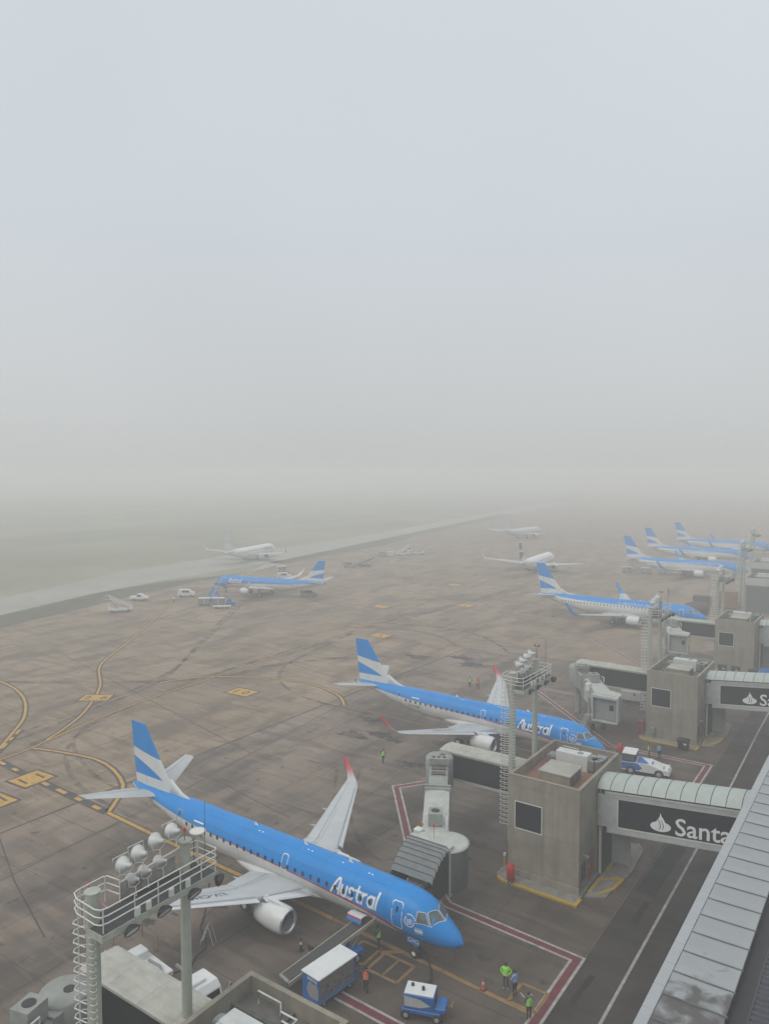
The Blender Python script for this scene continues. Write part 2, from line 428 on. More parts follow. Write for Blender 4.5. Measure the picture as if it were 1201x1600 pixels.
def stroke_quads(poly, w, step=.16):
    """ribbon of width w along a polyline; returns verts2d, faces"""
    pts = [Vector((*poly[0], 0))]
    for a, b in zip(poly, poly[1:]):
        a = Vector((*a, 0)); b = Vector((*b, 0)); k = max(1, int((b - a).length / step))
        pts += [a.lerp(b, (i + 1) / k) for i in range(k)]
    vs = []; fs = []; N = len(pts)
    pts[0] = pts[0] - (pts[1] - pts[0]).normalized() * w * .3
    pts[-1] = pts[-1] + (pts[-1] - pts[-2]).normalized() * w * .3
    for i, p in enumerate(pts):
        d0 = (p - pts[i - 1]).normalized() if i else (pts[1] - p).normalized()
        d1 = (pts[i + 1] - p).normalized() if i < N - 1 else d0
        t = (d0 + d1)
        t = t.normalized() if t.length > .2 else d1
        nrm = Vector((-t.y, t.x, 0)); c = max(.55, nrm.dot(Vector((-d1.y, d1.x, 0))))
        vs += [p + nrm * w / 2 / c, p - nrm * w / 2 / c]
        if i: fs.append((2 * i - 2, 2 * i - 1, 2 * i + 1, 2 * i))
    return [(v.x, v.y) for v in vs], fs
AUSTRAL = {  # rounded hand-lettered word, x-height .68
    'A': [[(-.04, 0), (.34, .90), (.42, .99), (.52, .96), (.56, .84), (.58, 0)], [(.10, .32), (.56, .32)]],
    'u': [[(0, .68), (0, .2), (.06, .05), (.2, 0), (.36, .1)], [(.40, .68), (.40, 0)]],
    's': [[(.38, .62), (.26, .69), (.1, .67), (.03, .56), (.08, .43), (.3, .29), (.37, .16), (.3, .03), (.14, 0), (0, .07)]],
    't': [[(.12, .95), (.12, .2), (.19, .04), (.34, .02)], [(-.06, .66), (.36, .66)]],
    'r': [[(0, 0), (0, .68)], [(0, .42), (.12, .62), (.28, .67)]],
    'a': [[(.42, .60), (.28, .68), (.12, .64), (.01, .5), (.01, .2), (.10, .05), (.26, .01), (.42, .14)], [(.46, .70), (.46, 0)]],
    'l': [[(.06, 1.06), (.02, .5), (0, 0)]]}
def word_strokes(word, size, slant=.14, gap=.17):
    x = 0; out = []
    adv = {'A': .60, 'u': .42, 's': .40, 't': .36, 'r': .28, 'a': .48, 'l': .06}
    for ch in word:
        for pl in AUSTRAL[ch]: out.append([((x + a + b * slant) * size, b * size) for a, b in pl])
        x += adv[ch] + gap
    return out, x * size

# ------------------------------------------------------------------ the ground
def see_through(m, lo, hi):
    n = m.node_tree; b = n.nodes['Principled BSDF']; N = n.nodes.new; L = n.links.new
    g = N('ShaderNodeNewGeometry'); q = N('ShaderNodeTexNoise'); q.inputs['Scale'].default_value = .35; q.inputs['Detail'].default_value = 6
    L(g.outputs['Position'], q.inputs['Vector'])
    r = N('ShaderNodeMapRange'); L(q.outputs['Fac'], r.inputs['Value'])
    for k, x in zip(('From Min', 'From Max', 'To Min', 'To Max'), (.38, .68, lo, hi)): r.inputs[k].default_value = x
    L(r.outputs['Result'], b.inputs['Alpha'])
def sheet(name, polys, z, m, kind='structure'):
    mb = MB()
    for p in polys: mb.add([(x, y, z) for x, y in p], [tuple(range(len(p)))])
    o = mb.build(name, m)
    o['kind'] = kind
    return o
sheet('ground', [[(-2600, -700), (1500, -700), (1500, 3200), (-2600, 3200)]], -0.045, GRASSC)
apron = sheet('apron', [[(-139, -120), (40, -120), (40, 900), (-330, 900), (-219, 345), (-204, 294), (-194, 214), (-186.5, 186), (-184.8, 164), (-179.5, 137), (-171.7, 112), (-165.1, 88), (-150, 20)]], -0.022, APRON)
tw_in = [(-160, 20), (-180, 95.7), (-190.8, 129.4), (-196, 160), (-200.5, 210), (-211, 262), (-224, 322), (-243, 420), (-330, 900)]
tw_out = [(-355, 900), (-262, 420), (-247, 345), (-236.5, 270), (-233, 221), (-224, 165), (-204.7, 109), (-180, 20)]
sheet('taxiway', [tw_in + tw_out], -0.030, ASPH)
GSTRIP = mat('grass_strip', (0.095, 0.098, 0.058), 0.95, var=.25, scale=.15, dirt=.4, dirtcol=(.14, .13, .09))
sheet('grass_verge', [[(-150, 20), (-165.1, 88), (-171.7, 112), (-179.5, 137), (-184.8, 164), (-186.5, 186), (-187.3, 185.7), (-193.2, 153.8), (-190.8, 129.4), (-179.9, 95.7), (-160, 20)], [(-194, 214), (-204, 294), (-219, 345), (-260, 560), (-275, 560), (-224, 322), (-211, 262), (-200.1, 210)]], -.026, GSTRIP)
sheet('taxiway_link', [[(-186.5, 186), (-200.5, 210), (-201.5, 216), (-195, 214)]], -0.026, ASPH)
sheet('runway', [[(-330, 100), (-330, 2000), (-366, 2000), (-366, 100)]], -0.030, mat('runway_asphalt', (0.20, 0.195, 0.15), .9, var=.2, scale=.03))
sheet('service_road', [[(-18.1, -60), (-9.2, -60), (-9.2, 180), (-18.1, 180)]], -0.012, ROAD)

# concrete slabs of the stands, each a piece of its own with an open joint round it
SLAB = bpy.data.meshes.new('concrete_slab')
SW, SD = 7.5, 7.5
_m = MB().box(0.02, SW - .02, .02, SD - .02, -.020, 0.0)
SLAB.from_pydata(_m.v, [], _m.f); SLAB.materials.append(STAND)
stand = sheet('stand_pavement', [[(-71, 15), (-18.15, 15), (-18.15, 131), (-71, 131)]], -.016, JOINT)
for i in range(7):
    for j in range(16):
        link('concrete_slab', SLAB, stand, (-18.2 - SW * (i + 1), 12.6 + SD * j, 0))
ROADSLAB = bpy.data.meshes.new('road_slab')
_m = MB().box(0.02, 2.93, .02, 5.98, -.009, 0.0)
ROADSLAB.from_pydata(_m.v, [], _m.f); ROADSLAB.materials.append(ROAD)
road = bpy.data.objects['service_road']
for i in range(3):
    for j in range(22):
        link('road_slab', ROADSLAB, road, (-18.05 + 2.95 * i, 6 * j + 1, 0))

# ------------------------------------------------------------------ painted markings
def ribbon(pts, w, off=0.0, step=2.0, smooth=False):
    pts = [Vector((*p, 0)) for p in pts]
    if smooth:      # Catmull-Rom through the points
        q = [pts[0]] + pts + [pts[-1]]; out = []
        for i in range(1, len(q) - 2):
            n = max(2, int((q[i + 1] - q[i]).length / step))
            for k in range(n):
                t = k / n; a, b, c, d = q[i - 1], q[i], q[i + 1], q[i + 2]
                out.append(.5 * ((2 * b) + (c - a) * t + (2 * a - 5 * b + 4 * c - d) * t * t + (3 * b - a - 3 * c + d) * t ** 3))
        pts = out + [pts[-1]]
    vs = []; N = len(pts)
    for i, p in enumerate(pts):
        d0 = (p - pts[i - 1]).normalized() if i else (pts[1] - p).normalized()
        d1 = (pts[i + 1] - p).normalized() if i < N - 1 else d0
        t = (d0 + d1).normalized(); n = Vector((-t.y, t.x, 0)); c = max(.4, n.dot(Vector((-d1.y, d1.x, 0))))
        vs.append((p + n * (off + w / 2) / c, p + n * (off - w / 2) / c))
    return vs
def rib_mb(mb, vs, z):
    v = [(p.x, p.y, z) for pr in vs for p in pr]
    mb.add(v, [(2 * i, 2 * i + 1, 2 * i + 3, 2 * i + 2) for i in range(len(vs) - 1)])
Z1, Z2, Z3, Z4 = .004, .008, .012, .016
yl, yw, bk, wh, rd = MB(), MB(), MB(), MB(), MB()
def yline(pts, w=.36, border=.22, smooth=True, worn=False):
    rib_mb(bk, ribbon(pts, w + 2 * border, smooth=smooth), Z1)
    rib_mb(yw if worn else yl, ribbon(pts, w, smooth=smooth), Z2)
def dashes(pts, w, on, offl, mb, z, smooth=True):
    vs = ribbon(pts, w, smooth=smooth, step=.5)
    acc = 0
    for a, b in zip(vs, vs[1:]):
        if acc % (on + offl) < on: rib_mb(mb, [a, b], z)
        acc += ((a[0] + a[1]) / 2 - (b[0] + b[1]) / 2).length
# lead-in line of the nearest stand
yline([(-66.2, 45.9), (-56.7, 45.4), (-37.8, 44.7), (-36, 44.6)], .42, .16, False)
yline([(-36, 44.6), (-28.5, 44.25), (-18.9, 43.75)], .36, .10, False, True)
rib_mb(bk, ribbon([(-89.4, 46.9), (-83, 46.5), (-66.2, 45.9)], 1.15), Z1)
dashes([(-89.0, 46.8), (-80, 46.4), (-66.6, 45.9)], .5, 1.4, 1.9, yl, Z2)
yline([(-89.6, 51.6), (-87.4, 52.3), (-85.2, 52.9), (-80.1, 53.9), (-75.3, 53.1), (-70.8, 51.1), (-68.6, 49.0), (-66.3, 46.1)], .36, .28)
yline([(-89.2, 46.9), (-89.6, 50.6), (-90.6, 54.0), (-92.9, 62.6), (-94.6, 71.7), (-95.3, 80), (-96.0, 89.7), (-98.2, 118), (-101.3, 145), (-105, 175), (-111, 225), (-118, 290)], .26, .2)
yline([(-90.9, 54.2), (-92.6, 57.3), (-95.9, 62.3), (-100.6, 67.4), (-107.2, 73.4), (-116.5, 79.6), (-121.5, 84.5), (-129.5, 94.9), (-144.2, 112.8), (-161.5, 132.8)], .32, .28)
yline([(-132, 66.5), (-122.5, 65.4), (-116.0, 64.3), (-109.2, 61.8), (-102.1, 57.6), (-97.6, 53.6), (-92.0, 48.2)], .36, .28)
rib_mb(bk, ribbon([(-97.5, 54.4), (-91.2, 47.6)], 1.1), Z1 + .001)
dashes([(-97.5, 54.4), (-94.3, 51), (-91.2, 47.6)], .4, 1.3, 1.3, yl, Z2 + .001)
# second stand
yline([(-100.6, 80), (-98.5, 85), (-93.9, 89.3), (-87.5, 92.4), (-81.5, 93.7), (-75.3, 92.6), (-71.2, 90.6), (-68.4, 87.9)], .36, .28)
yline([(-68.4, 87.9), (-56.4, 87.2), (-40, 86.3), (-21, 85.6)], .34, .14, False, True)
yline([(-103, 133), (-99, 135.2), (-95.0, 136.6), (-88.1, 138.4), (-80.2, 136.4), (-73.1, 130.7)], .34, .26, True, True)
dashes([(-104, 138), (-98.3, 141.2), (-91.5, 143.8), (-83.3, 144.6), (-75.0, 142.4), (-68.1, 137.6), (-62.4, 131.6)], .55, 2.6, 1.0, bk, Z1)
yline([(-110, 171), (-104.4, 177), (-95, 183), (-86.8, 184.9), (-77.0, 183.2), (-68.2, 178.3)], .3, .3, True, True)
yline([(-73.1, 130.7), (-60, 128.6), (-36, 127.6)], .3, .16, False, True)
yline([(-68.2, 178.3), (-36, 174)], .3, .16, False, True)
# yellow boxes by the nose wheels
for cx, cy, a, w, h, sp in ((-28.9, 42.35, -.02, 2.5, 2.15, True), (-19.75, 45.05, 0, 1.9, 2.1, False), (-31.5, 42.6, 0, 1.6, 2.2, False)):
    c, s = math.cos(a), math.sin(a)
    q = [(cx + c * x - s * y, cy + s * x + c * y) for x, y in ((-w / 2, -h / 2), (w / 2, -h / 2), (w / 2, h / 2), (-w / 2, h / 2))]
    for k in range(4): rib_mb(yw, ribbon([q[k], q[(k + 1) % 4]], .24), Z3)
    if sp: rib_mb(yw, ribbon([((q[0][0] + q[1][0]) / 2, q[0][1]), ((q[2][0] + q[3][0]) / 2, q[2][1])], .2), Z3)
rib_mb(yw, ribbon([(-30.4, 43.3), (-29.3, 44.3)], .4), Z3 + .001)
# stand limits: red between two white lines
def redline(pts, w=.62):
    rib_mb(rd, ribbon(pts, w), Z1)
    for s in (-1, 1): rib_mb(wh, ribbon(pts, .2, off=s * (w / 2 + .1)), Z1)
redline([(-40.2, 75.0), (-43.5, 70.9), (-45.6, 67.9), (-36.65, 57.0), (-29.6, 51.4), (-18.5, 50.7), (-18.5, 40), (-20.5, 37.8), (-30.2, 38.1)], .55)
redline([(-38, 112.5), (-48.2, 112.8), (-48.6, 111.8), (-30.5, 93.9), (-18.7, 93.9), (-18.6, 80), (-21, 78.6), (-33, 79.2)], .5)
redline([(-30, 152), (-52.8, 152), (-38.8, 136.3), (-27, 135.6)], .5)
hm = MB()
for k in range(19):
    y = 92.9 + .62 * k
    rib_mb(hm, ribbon([(-34.2 + .1 * k, y), (-28.6, y - .1)], .26), Z1)
# road markings
rib_mb(wh, ribbon([(-15.0, -20), (-15.05, 45), (-15.2, 72), (-15.4, 90), (-15.8, 110), (-16.4, 180)], .2), Z1)
ap = MB(); rib_mb(ap, ribbon([(-17.2, 46.2), (-17.0, 49.6)], .42), Z1); rib_mb(ap, ribbon([(-16.5, 57.4), (-16.5, 60.8)], .5), Z1); rib_mb(ap, ribbon([(-17.0, 62), (-16.8, 72)], 1.6), Z1)
PATCH = mat('asphalt_patch', (.018, .016, .015), .8); see_through(PATCH, .3, .85)
structure('asphalt_patch', ap, PATCH)
for a in ((-24.0, 41.0), (-25.0, 41.6)):
    rib_mb(rd, ribbon([(a[0] - .8, a[1] - 1.5), (a[0] - .6, a[1] - .9), (a[0], a[1] - .8)], .16), Z2)
for p in ((-19.95, 44.9), (-19.55, 45.3), (-19.35, 44.8)): rib_mb(wh, ribbon([p, (p[0] - .45, p[1] + .3)], .1), Z3)
for p in ((-21.6, 101.5), (-23.2, 102.6), (-21.8, 100.2)): rib_mb(wh, ribbon([p, (p[0] + .9, p[1] + .1)], .18), Z2)
# saw-cut joints that run right across the apron
jt = MB()
for p in ([(-60.5, 2), (-62.8, 37.1), (-64.2, 54.3), (-70.2, 97.2), (-72.2, 106.7), (-74.7, 129.6), (-82.6, 181.7), (-95, 260)],
          [(-139, 62), (-99, 45), (-71.1, 37.2), (-61.6, 33.5), (-52, 30.5)], [(-64, 58), (-53, 56), (-50, 55.6)], [(-71, 97.2), (-139, 112)], [(-76, 143), (-150, 160)], [(-66, 66), (-139, 84)]):
    rib_mb(jt, ribbon(p, .13), .002)
structure('pavement_joint', jt, JOINT)
jg = MB(); ca, sa = math.cos(R(5.5)), math.sin(R(5.5))
for k in range(-4, 14):
    a, b = (-72 - 7.5 * k - sa * 0, 15), (-72 - 7.5 * k - sa * 230, 15 + 230)
    rib_mb(jg, ribbon([(max(-138.9, a[0]), a[1]), (b[0], b[1])], .075), .0012)
for k in range(32):
    y = 22 + 7.5 * k
    rib_mb(jg, ribbon([(-71.2, y), (-137 - .12 * y, y + 6.4)], .075), .0015)
FINEJ = mat('fine_joint', (.06, .05, .044), .9, var=.2)
see_through(FINEJ, .1, .75)
structure('slab_joint', jg, FINEJ)
# blast-worn tyre arcs
ty = MB()
for p, w in (([(-150, 150), (-120, 108), (-104, 84), (-99, 66), (-96, 50), (-99, 36)], .8), ([(-150, 148), (-118, 104), (-102, 82), (-97, 64), (-94, 50), (-97, 36)], .7),
             ([(-110, 230), (-104, 160), (-96, 120), (-90, 98), (-78, 88), (-62, 86.5)], .6), ([(-97, 100), (-94, 70), (-88, 56), (-74, 48), (-55, 46.5)], .6),
             ([(-98, 100), (-95, 72), (-90, 58), (-76, 51), (-60, 49.5), (-50, 49)], .5), ([(-122.4, 65.4), (-108, 75), (-98, 84), (-94, 92), (-93.7, 97.5), (-88, 108), (-80, 116)], 1.5), ([(-97.3, 84), (-98.2, 115), (-98.5, 146), (-97, 182), (-95, 220)], 1.0), ([(-96.0, 84), (-96.8, 115), (-97.0, 146), (-95.6, 182), (-93, 220)], .9), ([(-144, 113), (-160, 160), (-164, 196)], .8), ([(-91, 52), (-94.4, 71), (-95.0, 84)], .8), ([(-52, 70), (-46, 60), (-38, 54), (-34, 60)], .4), ([(-54, 68), (-46, 57.6), (-38, 52), (-33, 55)], .4)):
    rib_mb(ty, ribbon(p, w, smooth=True), .003)
TYRE = mat('tyre_film', (0.105, 0.092, 0.082), 0.8, var=.2)
see_through(TYRE, 0.0, .6)
structure('tyre_marks', ty, TYRE)
HATCH = mat('paint_red_worn', (0.16, 0.05, 0.045), 0.8, var=.3)
see_through(HATCH, .15, .75)
structure('painted_hatching', hm, HATCH)
OIL = mat('oil_film', (0.045, 0.040, 0.037), 0.6, var=.2)
see_through(OIL, .25, .95)
om = MB()
for k, (x, y, r) in enumerate(((-56.6, 80.5, 1.5), (-59.6, 78.4, 1.6), (-48.4, 73.9, 1.2), (-47.0, 74.6, .9), (-53.9, 79.7, 1.0), (-49.6, 34.6, .75), (-47.3, 36.2, .55), (-47.9, 34.4, .45), (-46.5, 38.0, .25), (-75, 119, 2.2), (-68, 123, 2.0), (-63.4, 119.6, 2.4), (-61, 84.7, 1.4), (-45, 41, .9), (-41, 43.6, 1.4), (-47.5, 82, 1.6), (-30.5, 47.5, .6), (-33, 58.5, 1.1), (-32, 61.5, .8), (-56, 172, 2.2), (-50, 168.5, 1.8), (-24.0, 47.0, .5))):
    n = 18; rr = [r * (1 + .28 * math.sin(2.3 * j + k) + .18 * math.sin(5.1 * j + 2 * k)) for j in range(n)]
    om.add([(x, y, .0055 + .0001 * k)] + [(x + 1.25 * rr[j] * math.cos(2 * math.pi * j / n), y + .7 * rr[j] * math.sin(2 * math.pi * j / n), .0055 + .0001 * k) for j in range(n)], [(0, j + 1, (j + 1) % n + 1) for j in range(n)])
o_ = om.build('oil_stains', OIL); o_['kind'] = 'structure'
# stand signs painted on the ground
def ground_sign(cx, cy, w, h, txt, rot, size, trot):
    def q(e, z): return [(cx + math.cos(rot) * x - math.sin(rot) * y, cy + math.sin(rot) * x + math.cos(rot) * y, z) for x, y in ((-w / 2 - e, -h / 2 - e), (w / 2 + e, -h / 2 - e), (w / 2 + e, h / 2 + e), (-w / 2 - e, h / 2 + e))]
    bk.add(q(.32, Z3), [(0, 1, 2, 3)]); yl.add(q(0, Z4), [(0, 1, 2, 3)])
    if txt:
        bm = text_geo(txt, size); bm.verts.index_update()
        xs = [v.co.x for v in bm.verts]; ys = [v.co.y for v in bm.verts]
        ox, oy = (max(xs) + min(xs)) / 2, (max(ys) + min(ys)) / 2
        c, s = math.cos(trot), math.sin(trot)
        bk.add([(cx + c * (v.co.x - ox) - s * (v.co.y - oy), cy + s * (v.co.x - ox) + c * (v.co.y - oy), Z4 + .004) for v in bm.verts], [tuple(v.index for v in f.verts) for f in bm.faces])
        bm.free()
ground_sign(-80.7, 46.2, 3.3, 3.6, '1 1', .05, 2.6, R(88))
ground_sign(-78.2, 40.6, 3.4, 3.2, '1 1', .05, 2.4, R(88))
ground_sign(-101.9, 69.0, 4.3, 3.0, '2  6', R(35), 2.4, R(35))
ground_sign(-85.6, 83.9, 4.2, 3.0, '1 0', 0.05, 2.4, R(5))
ground_sign(-91.4, 130.2, 3.9, 3.2, '1', 0.0, 2.4, R(20))
ground_sign(-111.1, 158.4, 4.0, 2.8, '', 0.0, 2, 0)
ground_sign(-94.1, 172.3, 4.0, 3.2, '1', 0.0, 2.2, R(20))
ground_sign(-114.2, 202, 4.0, 3.2, '', 0.0, 2, 0)
structure('painted_line_black', bk, MARKK); structure('painted_line_yellow', yl, MARKY); structure('painted_line_worn', yw, MARKYW)
structure('painted_line_white', wh, MARKW); structure('painted_line_red', rd, MARKR)

# ------------------------------------------------------------------ terminal building under the tower
term = thing('terminal_building', 'long terminal building with white panelled eaves and a dark corrugated roof at the right edge', 'building', (-8.4, 0, 0))
tx = 8.4
MB().box(-8.3 + tx, 18 + tx, -40, 150, 0.02, 9.2).build('wall', PANELGREY, term)
MB().box(-9.22 + tx, -8.4 + tx, -40, 150, 9.9, 10.40).build('eave_fascia', LINKWHITE, term)
PITCH = 1.915
em = None; pm = None; bmh = None
for k in range(-6, 60):
    y0 = 33.35 + (k - 0) * PITCH
    if em is None:
        e_ = MB().bbox(-9.33 + tx, -8.81 + tx, 0.012, PITCH - .012, 10.36, 10.50, .012); o = e_.build('eave_sheet', EAVE, term); em = o.data
        p_ = MB()
        # sheet a little dished between its standing seams
        pts = [(-8.78 + tx, 10.49), (-8.0 + tx, 10.475), (-7.2 + tx, 10.47), (-6.05 + tx, 10.485)]
        ys = [0.03, .25, PITCH / 2, PITCH - .25, PITCH - .03]; dz = [0, -.012, -.02, -.012, 0]
        vs = [(x, y, z + d) for y, d in zip(ys, dz) for x, z in pts]
        fs = [(i * 4 + j, i * 4 + j + 1, i * 4 + j + 5, i * 4 + j + 4) for i in range(4) for j in range(3)]
        p_.add(vs, fs, 0, True)
        p_.add([(-6.05 + tx, .03, 10.485), (-6.05 + tx, PITCH - .03, 10.485), (-6.05 + tx, PITCH - .03, 10.34), (-6.05 + tx, .03, 10.34)], [(0, 1, 2, 3)])
        q = p_.build('roof_panel', ROOFPANEL, term); pm = q.data
        h_ = MB().box(-8.79 + tx, -5.98 + tx, -.028, .028, 10.44, 10.535); r_ = h_.build('seam_cap', SEAM, term); bmh = r_.data
        for w in (o, q, r_): w.location = (0, y0, 0)
    else:
        for nme, me in (('eave_sheet', em), ('roof_panel', pm), ('seam_cap', bmh)):
            if nme == 'eave_sheet' : link(nme, me, term, (0, y0 + .55, 0))
            else: link(nme, me, term, (0, y0, 0))
MB().box(-8.84 + tx, -8.775 + tx, 15, 150, 10.30, 10.475).build('eave_joint', GUTTER, term)
MB().box(-8.3 + tx, -6.3 + tx, -40, 150, 9.25, 10.30).build('roof_deck', PANELGREY, term)
g = MB().box(-6.1 + tx, -5.3 + tx, -40, 150, 9.3, 9.55); g.box(-5.36 + tx, -5.28 + tx, -40, 150, 9.55, 10.02); g.build('gutter', GUTTER, term)
for k in range(13):      # corrugated sheets laid side by side
    c = MB(); y0 = 12 + 6.0 * k; prof = []
    for i in range(15):
        b = y0 + .43 * i
        prof += [(b, 0), (b + .12, 0), (b + .17, .09), (b + .34, .09), (b + .39, 0)]
    prof = [p for p in prof if p[0] <= y0 + 6.0]
    c.loft([[(-5.28 + tx, y, 9.9 + z + .003 * (k % 2)) for y, z in prof], [(17 + tx, y, 10.9 + z + .003 * (k % 2)) for y, z in prof]], (False, False), False, False)
    c.build('corrugated_sheet', CORR, term)

# ------------------------------------------------------------------ concrete gatehouses
def wall_panels(root, face, splits_u, splits_z, x, depth, holes=()):
    """cast panels with open joints on a wall face; u runs along the wall"""
    for z0, z1, us in splits_z:
        for u0, u1 in zip(us, us[1:]):
            m = MB(); a, b, c, d = u0 + .012, u1 - .012, z0 + .012, z1 - .012
            hs = [h for h in holes if h[0] < u1 and h[1] > u0 and h[2] < z1 and h[3] > z0]
            rects = [(a, b, c, d)]
            for h in hs:
                nr = []
                for (p, q, r, s) in rects:
                    h0, h1, g0, g1 = max(h[0], p), min(h[1], q), max(h[2], r), min(h[3], s)
                    if h0 >= h1 or g0 >= g1: nr.append((p, q, r, s)); continue
                    for t in ((p, h0, r, s), (h1, q, r, s), (h0, h1, r, g0), (h0, h1, g1, s)):
                        if t[1] - t[0] > .01 and t[3] - t[2] > .01: nr.append(t)
                rects = nr
            for (p, q, r, s) in rects:
                if face == 'y': m.box(p, q, x - depth, x, r, s)
                else: m.box(x, x + depth, p, q, r, s)
            m.build('wall_panel', CONC, root)

def gatehouse(loc, label, roofmat, far=False, sign=True, front=True):
    g = thing('gatehouse', label, 'building', loc, 0, 'concrete gatehouses beside the stands')
    W, D, H, RZ = 6.3, 10.0, 8.88, 7.95
    if far:
        MB().box(0, W, 0, D, .02, RZ).build('wall', CONC, g)
    else:
        MB().box(.09, W - .09, .09, D, .02, RZ).build('inner_core', CONCD, g)
        fw = (.58, 3.08, 4.25, 6.66)
        wall_panels(g, 'y', None, [(.02, .78, (0, 3.08, W)), (.78, 4.25, (0, 3.08, W)), (4.25, RZ, (0, W))], .09, .09, [fw])
        wall_panels(g, 'x', None, [(.02, 4.25, (0, 4.9, D)), (4.25, RZ, (0, 4.9, D))], W - .09, .09, [(.5, 1.55, .9, 2.42), (2.15, 3.6, .55, 2.65)])
        wall_panels(g, 'x', None, [(.02, 4.25, (0, 5, D)), (4.25, RZ, (0, 5, D))], 0, .09)
        MB().box(-.06, W + .06, -.11, -.001, .02, .70).build('plinth', CONC, g)
        w = MB()
        for a, b, c, d in ((.58, 3.08, 4.25, 4.32), (.58, 3.08, 6.59, 6.66), (.58, .65, 4.32, 6.59), (3.01, 3.08, 4.32, 6.59)): w.box(a, b, -.035, .07, c, d)
        fr = w.build('window_frame', RAIL, g)
        MB().box(.65, 3.01, .02, .05, 4.32, 6.59).build('pane', GLASS, fr)
        w = MB().box(W - .05, W + .012, .5, 1.55, .9, 2.42); w.build('side_window', GLASS, g)
        c_ = MB().box(3.10, 3.15, -.03, .0, .72, 4.2); c_.box(3.04, 3.21, -.05, .0, 4.05, 4.22); c_.build('conduit', ACGREY, g)
        c_ = MB().cyl((W + .06, 6.2, 4.6), (W + .06, 6.2, RZ + .5), .045, n=8); c_.cyl((W + .06, 6.9, 5.6), (W + .06, 6.9, RZ + .5), .03, n=8); c_.box(W, W + .14, 5.9, 6.5, 4.2, 4.75); c_.build('conduit', ACGREY, g)
        d = MB().box(W - .06, W + .015, 2.15, 3.6, .55, 2.65).build('door', DOORRED, g)
        MB().box(W + .016, W + .05, 2.3, 2.36, 1.5, 1.7).build('handle', RAIL, d)
        l = MB().obox((W + .25, 1.0, 3.05), (.5, .22, .1)); l.box(W, W + .05, .95, 1.05, 2.95, 3.15); l.build('wall_lamp', ACGREY, g)
        MB().box(W, W + .1, 4.45, 4.55, .1, H - 1.0).build('drainpipe', BLACK, g)
        b = MB().box(W, W + .03, 3.75, 4.2, 1.2, 2.9); b.build('notice_board', ACGREY, g)
    p = MB()
    for a, b, c, d in ((0, W, 0, .22), (0, W, D - .22, D), (0, .22, .22, D - .22), (W - .22, W, .22, D - .22)):
        p.box(a, b, c, d, RZ + .001, H - .06)
        p.box(a - .03, b + .03, c - .03, d + .03, H - .06, H) if (c, d) in ((0, .22), (D - .22, D)) else p.box(a - .03, b + .03, c + .031, d - .031, H - .06, H - .001)
    p.build('parapet', CONC, g)
    MB().box(.22, W - .22, .22, D - .22, RZ - .1, RZ + .02).build('roof_deck', roofmat, g)
    h = MB().box(2.05, 4.75, 1.75, 4.5, RZ + .02, 9.0)
    ho = h.build('roof_hatch', CONC, g)
    MB().bbox(1.95, 4.85, 1.65, 4.6, 9.0, 9.1, .03).build('lid', CONCL, ho)
    if not far:
        lv = MB()
        for k in range(6): lv.box(4.751, 4.79, 2.0, 4.3, RZ + .15 + k * .14, RZ + .21 + k * .14)
        lv.build('louvre', CONCD, ho)
    a = MB().bbox(1.75, 4.7, 6.1, 7.15, RZ + .02, 9.4, .04)
    ao = a.build('air_handler', ACWHITE, g)
    MB().cyl((3.9, 6.6, 9.395), (3.9, 6.6, 9.44), .28, n=14).build('fan', ACGREY, ao)
    # ducts: big elbow to the right, another to the left
    dk = MB()
    path = [(4.72, 6.6), (5.15, 6.6), (5.4, 6.85), (5.45, 7.3), (5.4, 8.2)]
    for (x0, y0), (x1, y1) in zip(path, path[1:]):
        L_ = math.hypot(x1 - x0, y1 - y0)
        dk.obox(((x0 + x1) / 2, (y0 + y1) / 2, RZ + .62), (L_ + .18, .85, .9), math.atan2(y1 - y0, x1 - x0))
    dk.build('duct', DUCT, g); dk = MB()
    dk.cyl((1.74, 6.6, RZ + .6), (1.05, 6.9, RZ + .6), .38, n=12); dk.cyl((1.05, 6.9, RZ + .6), (1.0, 6.9, RZ + .05), .38, n=12)
    dk.build('duct', DUCT, g)
    pp = MB()
    pp.tube([(3.2, 8.8, RZ + .1), (3.2, 8.8, 8.75), (4.2, 8.8, 8.75), (4.2, 8.3, 8.75), (5.75, 8.3, 8.75), (5.75, 7.6, 8.75)], .05)
    pp.tube([(3.5, 8.5, RZ + .1), (3.5, 8.5, 8.6), (5.9, 8.5, 8.6), (5.9, 9.4, 8.6)], .05)
    pp.tube([(1.2, 9.3, RZ + .1), (1.2, 9.3, 8.7), (2.7, 9.3, 8.7), (2.7, 9.3, RZ + .1)], .045)
    pp.build('pipe', RAIL, g)
    return g

GB = gatehouse((-27.6, 58.4, 0), 'concrete gatehouse with terracotta roof beside the second light mast, red board at its foot', REDTILE)
GC = gatehouse((-27.6, 99.75, 0), 'concrete gatehouse with grey roof behind the white and blue tow tractor', ROOFGREY)
GD = gatehouse((-27.6, 141.7, 0), 'hazier concrete gatehouse with a row of dark bins at its foot', ROOFGREY)
GA = gatehouse((-27.3, 17.2, 0), 'concrete rooftop with stained parapet and white pipes at the bottom edge of the picture', ROOFGREY)
GE = gatehouse((-32.6, 201.5, 0), 'gatehouse with dark grey front panel and pale parapet, in haze', ROOFGREY, far=True)
GF = gatehouse((-37.0, 237.6, 0), 'fainter gatehouse with dark front panel rising behind the other dark fronted one', ROOFGREY, far=True)
for g in (GE, GF):
    MB().box(.25, 6.05, -.06, -.002, .4, 6.9).build('front_panel', PANELGREY, g)
    MB().box(-.05, 6.35, -.12, -.002, 7.1, 8.9).build('parapet_front', LINKWHITE, g)
